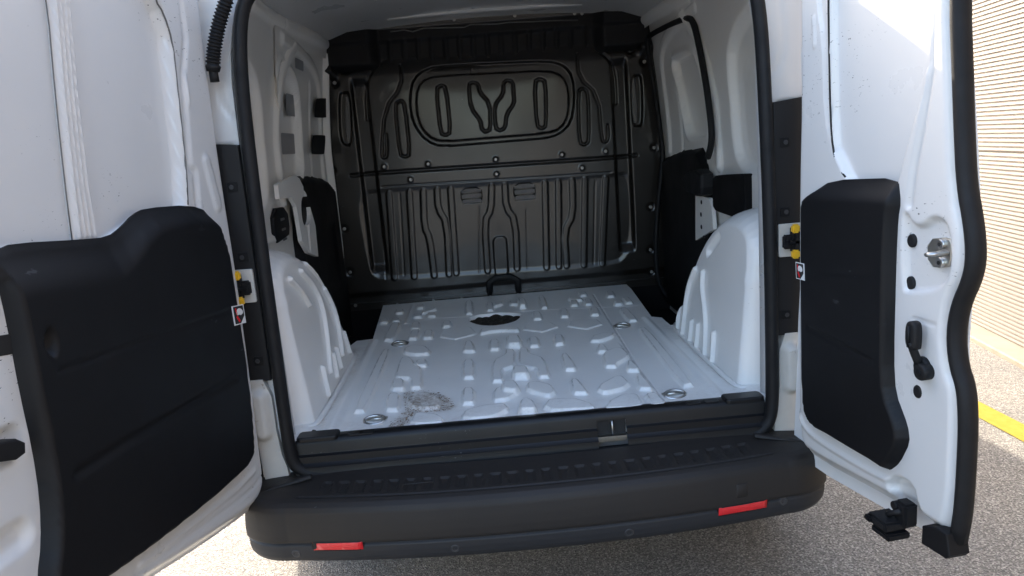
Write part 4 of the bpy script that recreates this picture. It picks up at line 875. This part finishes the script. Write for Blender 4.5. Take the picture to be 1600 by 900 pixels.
for xc,w_ in ((-.505,.125),(.502,.128)):
    on_bumper('reflector_seat',xc,.3365,.3675,w_+.007,M_trim,out=.0015)
    on_bumper('reflector',xc,.340,.364,w_,M_red,out=.003)
for xc,z in ((-.615,.330),(-.218,.330),(.210,.328),(.612,.348)): on_bumper('parking_sensor',xc,z,z,0,M_grey,out=.001,r=.0115)
on_bumper('tow_eye_gap',.500,.380,.420,.042,M_trim,out=.0003,n=4); on_bumper('tow_eye_cover',.500,.382,.418,.038,M_bump,out=.0014,n=4)
tube('step_scratch',[(-.34,-.155,.4745),(-.26,-.155,.4745)],.0008,M_grey,bumper,5,smooth_n=0)

# ---- right rear door
RT,LT=1.78,1.74
rdo=D['ro']
W=rnd(D['rwin'],2); ST=rnd(D['rstrip'],1)
RS=[('rib',[(.075,1.50),(.078,1.44)],.006,.004,.004),('line',[(.40,.905),(.455,.905)],.004,-.003),('poly',D['rwin'],-.018,.010),('poly',ST,-.006,.005),('line',D['rstep'],.012,-.008),('poly',rnd(D['rpocket'],2),-.012,.010),
    ('poly',rnd(D['rrec'],1),-.022,.010),('line',rnd(D['rfold'],2,False),.010,.005),('line',rnd(D['redge'],1,False),.006,-.004)]
ro_=rnd(rdo,1); 
rd=sheet('rear_door','rdoor',ro_,.0045,M_paint,van,RS,fn=lambda P:-.022*sm(1-sdf(P,ro_)/.030),rim=.012)
rd['label']='right rear door, narrower one, opened past a right angle'
sheet('outer_skin','rdoor',[(p[0]-(.022 if p[0]>.3 else 0),p[1]) for p in rnd(D['rskin'],1)],.012,M_skin,rd,base=-.058,fn=lambda P:-.03*np.sin((P[:,1]-.5)*2.4),rim=.004)
FR['rdo']=[FR['rdoor'][0]-FR['rdoor'][3]*.065,FR['rdoor'][1],FR['rdoor'][2],-FR['rdoor'][3]]
rt_=cham(D['rtrimT']+D['rtrimB']+D['rtrimR']+D['rtrimT2'],.2); ztop=1.165
def trim_fn(o,ztopf,H):
    def fn(P):
        d=sdf(P,o); a=sm(d/.011); b=sm((ztopf(P)-P[:,1])/.045); return H*np.minimum(a,.1*a+.9*b)
    return fn
rcr=D['rcr1']; FR_=lambda a:a
RTF=[('line',rcr,.010,-.003)]
rtrim=sheet('trim_panel','rdoor',rt_,.0045,M_trim,rd,RTF,base=.0,fn=trim_fn(rt_,lambda P:1.150+.035*P[:,0],.024),rim=.004)
tube('edge_seal',place('rdoor',D['rseal'],[-.018]*len(D['rseal'])),.014,M_rubber,rd,12,flat=(tuple(FR['rdoor'][3]),.018,.0130))
tube('panel_gap',place('rdoor',D['rgap'],[-.002]*len(D['rgap'])),.0022,M_dark,rd,6,smooth_n=1)
for c in D['rplug']: plate('rubber_plug','rdoor',disc(0,c,.011,16,.013),-.016,(.003 if c[1]<.85 else -.006),M_rubber,rd,bev=.003)
# latch striker: plate, two bolts, loop
sp_=plate('striker_plate','rdoor',rnd(D['rstk'],1),-.014,-.006,M_zinc,rd,bev=.002)
cx,cy=np.array(D['rstk']).mean(0)
for dz_ in (.0165,-.0165):
    plate('bolt','rdoor',disc(0,(cx,cy+dz_),.0095,16),-.006,.000,M_steel,sp_,bev=.002); plate('bolt_socket','rdoor',disc(0,(cx,cy+dz_),.0042,6),.000,.0006,M_dark,sp_,bev=.0003)
tube('striker_loop',place('rdoor',[(cx-.014,cy-.002),(cx-.012,cy-.002),(cx+.010,cy+.002),(cx+.014,cy+.002)],[-.008,.016,.030,-.006]),.0042,M_steel,sp_,8,smooth_n=2)
# lever handle
p0,p1,p2=D['rlev']
hub=[plate('a','rdoor',disc(0,(p0[0]-.005,p0[1]),.019,20,.021),-.008,.010,M_rubber,None,bev=.004,smooth=True),
     plate('a','rdoor',disc(0,(p0[0]+.006,p0[1]-.004),.016,20),.0,.020,M_rubber,None,bev=.003,smooth=True),
     plate('a','rdoor',disc(0,(p0[0]+.006,p0[1]-.004),.006,12),.020,.0225,M_trim,None,bev=.001),
     tube('a',place('rdoor',[(p0[0]-.004,p0[1]),(p1[0]-.004,p1[1]-.004),(p1[0]-.002,p1[1]+.01)],[.008,.022,.026]),.008,M_rubber,None,8),
     plate('a','rdoor',rnd([(p1[0]-.018,p1[1]-.004),(p1[0]+.006,p1[1]-.006),(p1[0]+.010,p1[1]+.004),(p1[0]+.010,p1[1]+.044),(p1[0]-.002,p1[1]+.050),(p1[0]-.018,p1[1]+.044)],2),.014,.030,M_rubber,None,bev=.005,smooth=True),
     tube('a',place('rdoor',[(p1[0]-.004,p1[1]),(p1[0]-.004,p1[1]+.04)],[.031]*2),.0032,M_trim,None,6,smooth_n=0)]
join('release_lever',hub,rd)
# bottom latch
lc=np.array(D['rlatch']); c0=(lc[:,0].min()+lc[:,0].max())/2; z0_=lc[:,1].min(); Rr=frame_R('rdoor')
def rp(u,v,h): return tuple(place('rdoor',[(u,v)],[h])[0])
la=[box_at('a',rp(c0+.016,z0_+.045,.006),(.034,.03,.050),M_rubber,None,R=Rr,bev=.005),box_at('a',rp(c0-.006,z0_+.022,.030),(.058,.052,.020),M_rubber,None,R=Rr,bev=.004),
    box_at('a',rp(c0+.004,z0_+.004,.030),(.052,.050,.014),M_trim,None,R=Rr,bev=.003),box_at('a',rp(c0-.026,z0_+.022,.040),(.018,.046,.012),M_trim,None,R=Rr,bev=.003),
    plate('a','rdoor',disc(0,(c0+.004,z0_+.058),.009,12),.0,.026,M_trim,None,bev=.002),tube('a',[rp(c0-.005,z0_+.036,.03),rp(c0+.03,z0_+.060,.018)],.006,M_rubber,None,8)]
join('bottom_latch',la,rd)
rc=np.array(D['rcap']); plate('corner_cap','rdoor',rc,-.030,.012,M_trim,rd,bev=.003)
for i,y in enumerate((0,)):
    pass
# warning stickers: white frame, dark field, white blot figure and red stroke
def sticker(fr,quad,h,parent,flip=1):
    q=np.array(quad); o=q[0]; ex=q[1]-q[0]; ey=q[3]-q[0]
    g=lambda pts:np.array([o+ex*a+ey*b for a,b in pts])
    s_=plate('warning_sticker',fr,g([(0,0),(1,0),(1,1),(0,1)]),h,h+.0012,mat('sticker_white',(.75,.75,.74),.4) if 'sticker_white' not in bpy.data.materials else bpy.data.materials['sticker_white'],parent,bev=.0003)
    blk=M_dark; plate('sticker_field',fr,g([(.08,.05),(.92,.05),(.92,.60),(.55,.95),(.08,.95)]),h+.0012,h+.0017,blk,s_,bev=.0001)
    plate('sticker_hand',fr,rnd(g([(.35,.22),(.55,.15),(.80,.25),(.85,.45),(.62,.55),(.50,.48),(.32,.52),(.25,.38)]),1),h+.0017,h+.0021,bpy.data.materials['sticker_white'],s_,bev=.0001)
    plate('sticker_stroke',fr,g([(.22,.60),(.34,.52),(.52,.80),(.42,.90)]),h+.0017,h+.0021,M_red,s_,bev=.0001)
    plate('sticker_stroke',fr,g([(.20,.15),(.30,.12),(.36,.45),(.28,.50)]),h+.0017,h+.0021,M_red,s_,bev=.0001)
q=D['rstick']; sticker('rdoor',[tuple(a) for a in q],.0245,rd)

# ---- left rear door
lo=[tuple(p) for p in D['lo']]
lo=[(-.047,LT+.04)]+lo[1:16]+[(.60,.492),(.78,.505),(.84,.53),(.865,.60),(.87,1.0),(.865,1.5),(.84,LT),(.80,LT+.04)]
lo_=rnd(lo,1)
lw=[(p[0],p[1]) for p in D['lwin']]; lw=[(.745,1.72),(.745,1.19)]+lw[2:13]+[(D['lwin'][12][0],1.72)]
def vclamp(pts,top): return [(pts[1][0]-(.0),top)]+[tuple(p) for p in pts[1:-1]]+[(pts[-2][0],top)]
lb=[]
def fixtop(pts,top):
    out=[]
    P=[tuple(p) for p in pts]
    for i,p in enumerate(P):
        if p[1]>1.70:
            nb_=P[i+1] if i+1<len(P) and P[i+1][1]<=1.70 else P[i-1]
            out.append((nb_[0],top))
        else: out.append(p)
    return out
bar=fixtop(D['lbar'],1.72)
LS=[('poly',lw,-.026,.012),('poly',fixtop(D['lstep'],1.72)+[(D['lstep'][-2][0]+.0,1.2)],0,.01)]
LS+=[('rib',[(.083,1.50),(.087,1.43)],.006,.004,.004),('rib',[(.05,1.30),(.03,1.20)],.02,.004,.01),('line',fixtop(D['lstep'],1.72),.014,-.006),('line',D['lfold'],.009,.005),('line',rnd(D['lfold2'],1,False),.006,-.003),('rib',[(.76,1.05),(.76,1.15)],.03,.006,.02),
     ('rib',[(.74,.90),(.86,.90)],.035,-.010,.02),('rib',[(.76,.76),(.86,.76)],.03,-.012,.02)]
ld=sheet('rear_door','ldoor',lo_,.0055,M_paint,van,LS,fn=lambda P:-.020*sm(1-sdf(P,lo_)/.030),rim=.036)
ld['label']='left rear door, wider one, with a ribbed bar down its upper half'
sheet('outer_skin','ldoor',[(p[0]*1.01,p[1]) for p in lo_],.015,M_skin,ld,base=-.058,fn=lambda P:-.03*np.sin((P[:,1]-.5)*2.4),rim=.004)
BF=[('rib',fixtop(D[k],1.70),.0075,.011,.007) for k in ('lb1','lb2','lb3','lb4')]
sheet('ribbed_bar','ldoor',bar,.0035,M_paint,ld,BF,base=-.022,rim=.006)
lt=[tuple(p) for p in D['ltrimB']+D['ltrimT']+D['ltrimL']]; lt_=rnd(lt,1)
def ltf(P):
    # top edge of the panel follows the raised shoulder; the ledge falls away from it
    u=P[:,0]; zt=np.interp(u,[-.01,.03,.10,.17,.31,.36,.41,.45,.52,.70],[1.05,1.16,1.195,1.21,1.217,1.205,1.183,1.176,1.182,1.195])
    d=sdf(P,lt_); a=sm(d/.012); b=sm((zt-P[:,1])/np.interp(u,[0,.2,.35,.45,.7],[.045,.045,.06,.085,.085])); return .030*np.minimum(a,.1*a+.9*b)
ltrim=sheet('trim_panel','ldoor',lt_,.0045,M_trim,ld,[('line',D['lcr1'],.007,-.0035),('line',D['lcr2'],.014,-.005),('poly',rnd(D['lpull'],2),-.016,.009)],fn=ltf,rim=.004)
for k,h_ in (('lgap',-.0005),('lgap2',-.021)):
    g_=[(D[k][0][0],1.72)]+[tuple(a) for a in D[k]]; tube('panel_gap',place('ldoor',g_,[h_]*len(g_)),(.0020 if k=='lgap' else .0012),M_brushed,ld,6,smooth_n=1)
pc=np.array(D['lpull']).mean(0); plate('pull_knob','ldoor',disc(0,(pc[0]-.004,pc[1]+.010),.012,14),.03,.048,M_trim,ltrim,bev=.004,smooth=True) if False else None
plate('latch_hole','ldoor',rnd(D['lhole'],1),-.004,.0015,M_dark,ld,bev=.001)
plate('rubber_block','ldoor',rnd(D['lblk'],1),-.014,.016,M_rubber,ld,bev=.004)
q=D['lstick']; sticker('ldoor',[q[0],q[1],q[2],q[3]],.0305,ld)
# corrugated cable sleeve between the left door and the body
sl=[(u,-.05,z) for u,z in D['hose'][:6]]
cs=tube('cable_sleeve',sl,.0155,M_rubber,van,12,smooth_n=5,ridge=1.1)
tube('sleeve_end',[(u,-.05,z) for u,z in D['hose'][4:]],.011,M_rubber,cs,8)

# ---- loose grit swept into a corner of the floor
V=[];F=[]
poly=rnd(D['dirt1'],1); lo2,hi2=poly.min(0),poly.max(0); k=0
while k<900:
    p=lo2+rng.random(2)*(hi2-lo2)
    if sdf(p[None],poly)[0]<-.002: continue
    if p[1]<0.0: continue
    s=.0005+.0012*rng.random()**2; b=len(V); z=.5515+.006*(rng.random()<.2)
    a=rng.random()*6.28; e=np.array([math.cos(a),math.sin(a)])*s*(1+2.2*rng.random()); g=np.array([-e[1],e[0]])*.5
    V+= [(p[0]+e[0],p[1]+e[1],z),(p[0]+g[0],p[1]+g[1],z),(p[0]-e[0],p[1]-e[1],z),(p[0]-g[0],p[1]-g[1],z),(p[0],p[1],z+s)]
    F+= [(b,b+1,b+4),(b+1,b+2,b+4),(b+2,b+3,b+4),(b+3,b,b+4)]; k+=1
gr=mesh_obj('floor_grit',V,F,mat('brown_grit',(.20,.135,.08),.9,spots=(60,.6,(.28,.21,.14))),None,False)
gr['kind']='stuff'; gr['label']='brown grit and crumbs scattered on the white van floor'; gr['category']='grit'

# ============================================================ GROUND AND WALL
def asphalt():
    m=bpy.data.materials.new('asphalt'); m.use_nodes=True; t=m.node_tree; N=t.nodes; L=t.links; b=N['Principled BSDF']; b.inputs['Roughness'].default_value=.85
    tc=N.new('ShaderNodeTexCoord'); v=N.new('ShaderNodeTexVoronoi'); v.inputs['Scale'].default_value=200; L.new(tc.outputs['Object'],v.inputs['Vector'])
    n=N.new('ShaderNodeTexNoise'); n.inputs['Scale'].default_value=2.2; n.inputs['Detail'].default_value=6; L.new(tc.outputs['Object'],n.inputs['Vector'])
    n2=N.new('ShaderNodeTexNoise'); n2.inputs['Scale'].default_value=170; n2.inputs['Detail'].default_value=3; L.new(tc.outputs['Object'],n2.inputs['Vector'])
    cr=N.new('ShaderNodeValToRGB'); e=cr.color_ramp.elements; e[0].position=.0; e[0].color=(.10,.095,.09,1); e[1].position=1; e[1].color=(.36,.345,.315,1)
    x=e=cr.color_ramp.elements.new(.45); x.color=(.165,.157,.145,1); x=cr.color_ramp.elements.new(.75); x.color=(.23,.22,.20,1)
    sep=N.new('ShaderNodeSeparateColor'); L.new(v.outputs['Color'],sep.inputs[0]); L.new(sep.outputs[0],cr.inputs[0])
    mx=N.new('ShaderNodeMix'); mx.data_type='RGBA'; mx.blend_type='MULTIPLY'; mx.inputs[0].default_value=.85
    c2=N.new('ShaderNodeValToRGB'); c2.color_ramp.elements[0].position=.36; c2.color_ramp.elements[0].color=(.50,.50,.50,1); c2.color_ramp.elements[1].position=.56; c2.color_ramp.elements[1].color=(1.25,1.25,1.25,1)
    L.new(n2.outputs[0],c2.inputs[0]); L.new(cr.outputs[0],mx.inputs[6]); L.new(c2.outputs[0],mx.inputs[7])
    m2=N.new('ShaderNodeMix'); m2.data_type='RGBA'; m2.blend_type='MULTIPLY'; m2.inputs[0].default_value=1
    c3=N.new('ShaderNodeValToRGB'); c3.color_ramp.elements[0].position=.3; c3.color_ramp.elements[0].color=(.85,.85,.86,1); c3.color_ramp.elements[1].position=.7; c3.color_ramp.elements[1].color=(1.08,1.06,1.03,1)
    L.new(n.outputs[0],c3.inputs[0]); L.new(mx.outputs[2],m2.inputs[6]); L.new(c3.outputs[0],m2.inputs[7]); L.new(m2.outputs[2],b.inputs['Base Color'])
    bn=N.new('ShaderNodeBump'); bn.inputs['Strength'].default_value=.9; bn.inputs['Distance'].default_value=.004; L.new(v.outputs['Distance'],bn.inputs['Height'])
    b2=N.new('ShaderNodeBump'); b2.inputs['Strength'].default_value=.6; b2.inputs['Distance'].default_value=.005; L.new(n2.outputs[0],b2.inputs['Height']); L.new(bn.outputs[0],b2.inputs['Normal']); L.new(b2.outputs[0],b.inputs['Normal'])
    return m
g=structure(mesh_obj('asphalt_ground',[(-400,-400,0),(400,-400,0),(400,400,0),(-400,400,0)],[(0,1,2,3)],asphalt(),None,False))
WD=Vector((-.109,-.70,0)).normalized(); WN=Vector((WD.y,-WD.x,0)); W0=Vector((2.813,2.475,0))  # wall foot line; WN points towards the van
def wp(s,o,z): p=W0+WD*s+WN*o; return (p.x,p.y,z)
def stripmesh(name,s0,s1,o0,o1,z,m,zb=None,n=1):
    if zb is None: v=[wp(s0,o0,z),wp(s1,o0,z),wp(s1,o1,z),wp(s0,o1,z)]; return mesh_obj(name,v,[(0,1,2,3)],m,None,False)
    v=[];f=[]
    for i in range(n+1):
        s=s0+(s1-s0)*i/n
        for o,zz in ((o0,z),(o1-.008,z),(o1,z-.008),(o1,zb)): v.append(wp(s,o,zz))
    for i in range(n):
        for j in range(3): a=i*4+j; f.append((a,a+4,a+5,a+1))
    return mesh_obj(name,v,f,m,None,False)
M_conc=mat('pale_concrete',(.22,.195,.155),.9,noise=(9,.2),bump=(90,.5,.003),spots=(60,.66,(.28,.25,.22)))
M_line=mat('yellow_road_paint',(.30,.23,.004),.8,noise=(30,.2),bump=(160,1.0,.004),spots=(70,.66,(.16,.14,.05)))
structure(stripmesh('concrete_kerb',-12,12,-.02,.165,.03,M_conc,zb=-.01,n=24))
structure(mesh_obj('yellow_line',[(1.915,-12,.004),(2.03,-12,.004),(2.04,12,.004),(1.925,12,.004)],[(0,1,2,3)],M_line,None,False))
bw=bpy.data.objects.new('corrugated_wall',None); link(bw); bw['label']='beige corrugated metal wall of a building to the right of the van'; bw['category']='building'
M_clad=mat('beige_metal_cladding',(.225,.203,.188),.55,noise=(2,.06))
def clad(z0,z1,s0,s1):
    V=[];F=[];pit=.0235; n=int(round((z1-z0)/pit)); rows=[]
    for i in range(n):
        zb=z0+(z1-z0)*i/n; h=(z1-z0)/n
        rows+= [(zb,0.0),(zb+h*.12,0.0),(zb+h*.30,.011),(zb+h*.78,.011),(zb+h*.92,0.0)]
    rows.append((z1,0.0))
    for z,o in rows: V+= [wp(s0,o+.02,z),wp(s1,o+.02,z)]
    for i in range(len(rows)-1): F.append((2*i,2*i+1,2*i+3,2*i+2))
    return mesh_obj('cladding_panel',V,F,M_clad,bw,False)
for s0,s1 in ((-8,-2.002),(-2,3.998),(4,10)):
    clad(.03,1.030,s0,s1); clad(1.036,2.15,s0,s1); clad(2.156,3.3,s0,s1)
v=[wp(-8,-.1,0),wp(10,-.1,0),wp(10,-.1,3.6),wp(-8,-.1,3.6),wp(-8,.018,0),wp(10,.018,0),wp(10,.018,3.6),wp(-8,.018,3.6)]
mesh_obj('wall_core',v,[(0,1,2,3),(4,7,6,5),(0,4,5,1),(3,2,6,7),(0,3,7,4),(1,5,6,2)],mat('dark_joint',(.12,.11,.10),.8),bw,False)
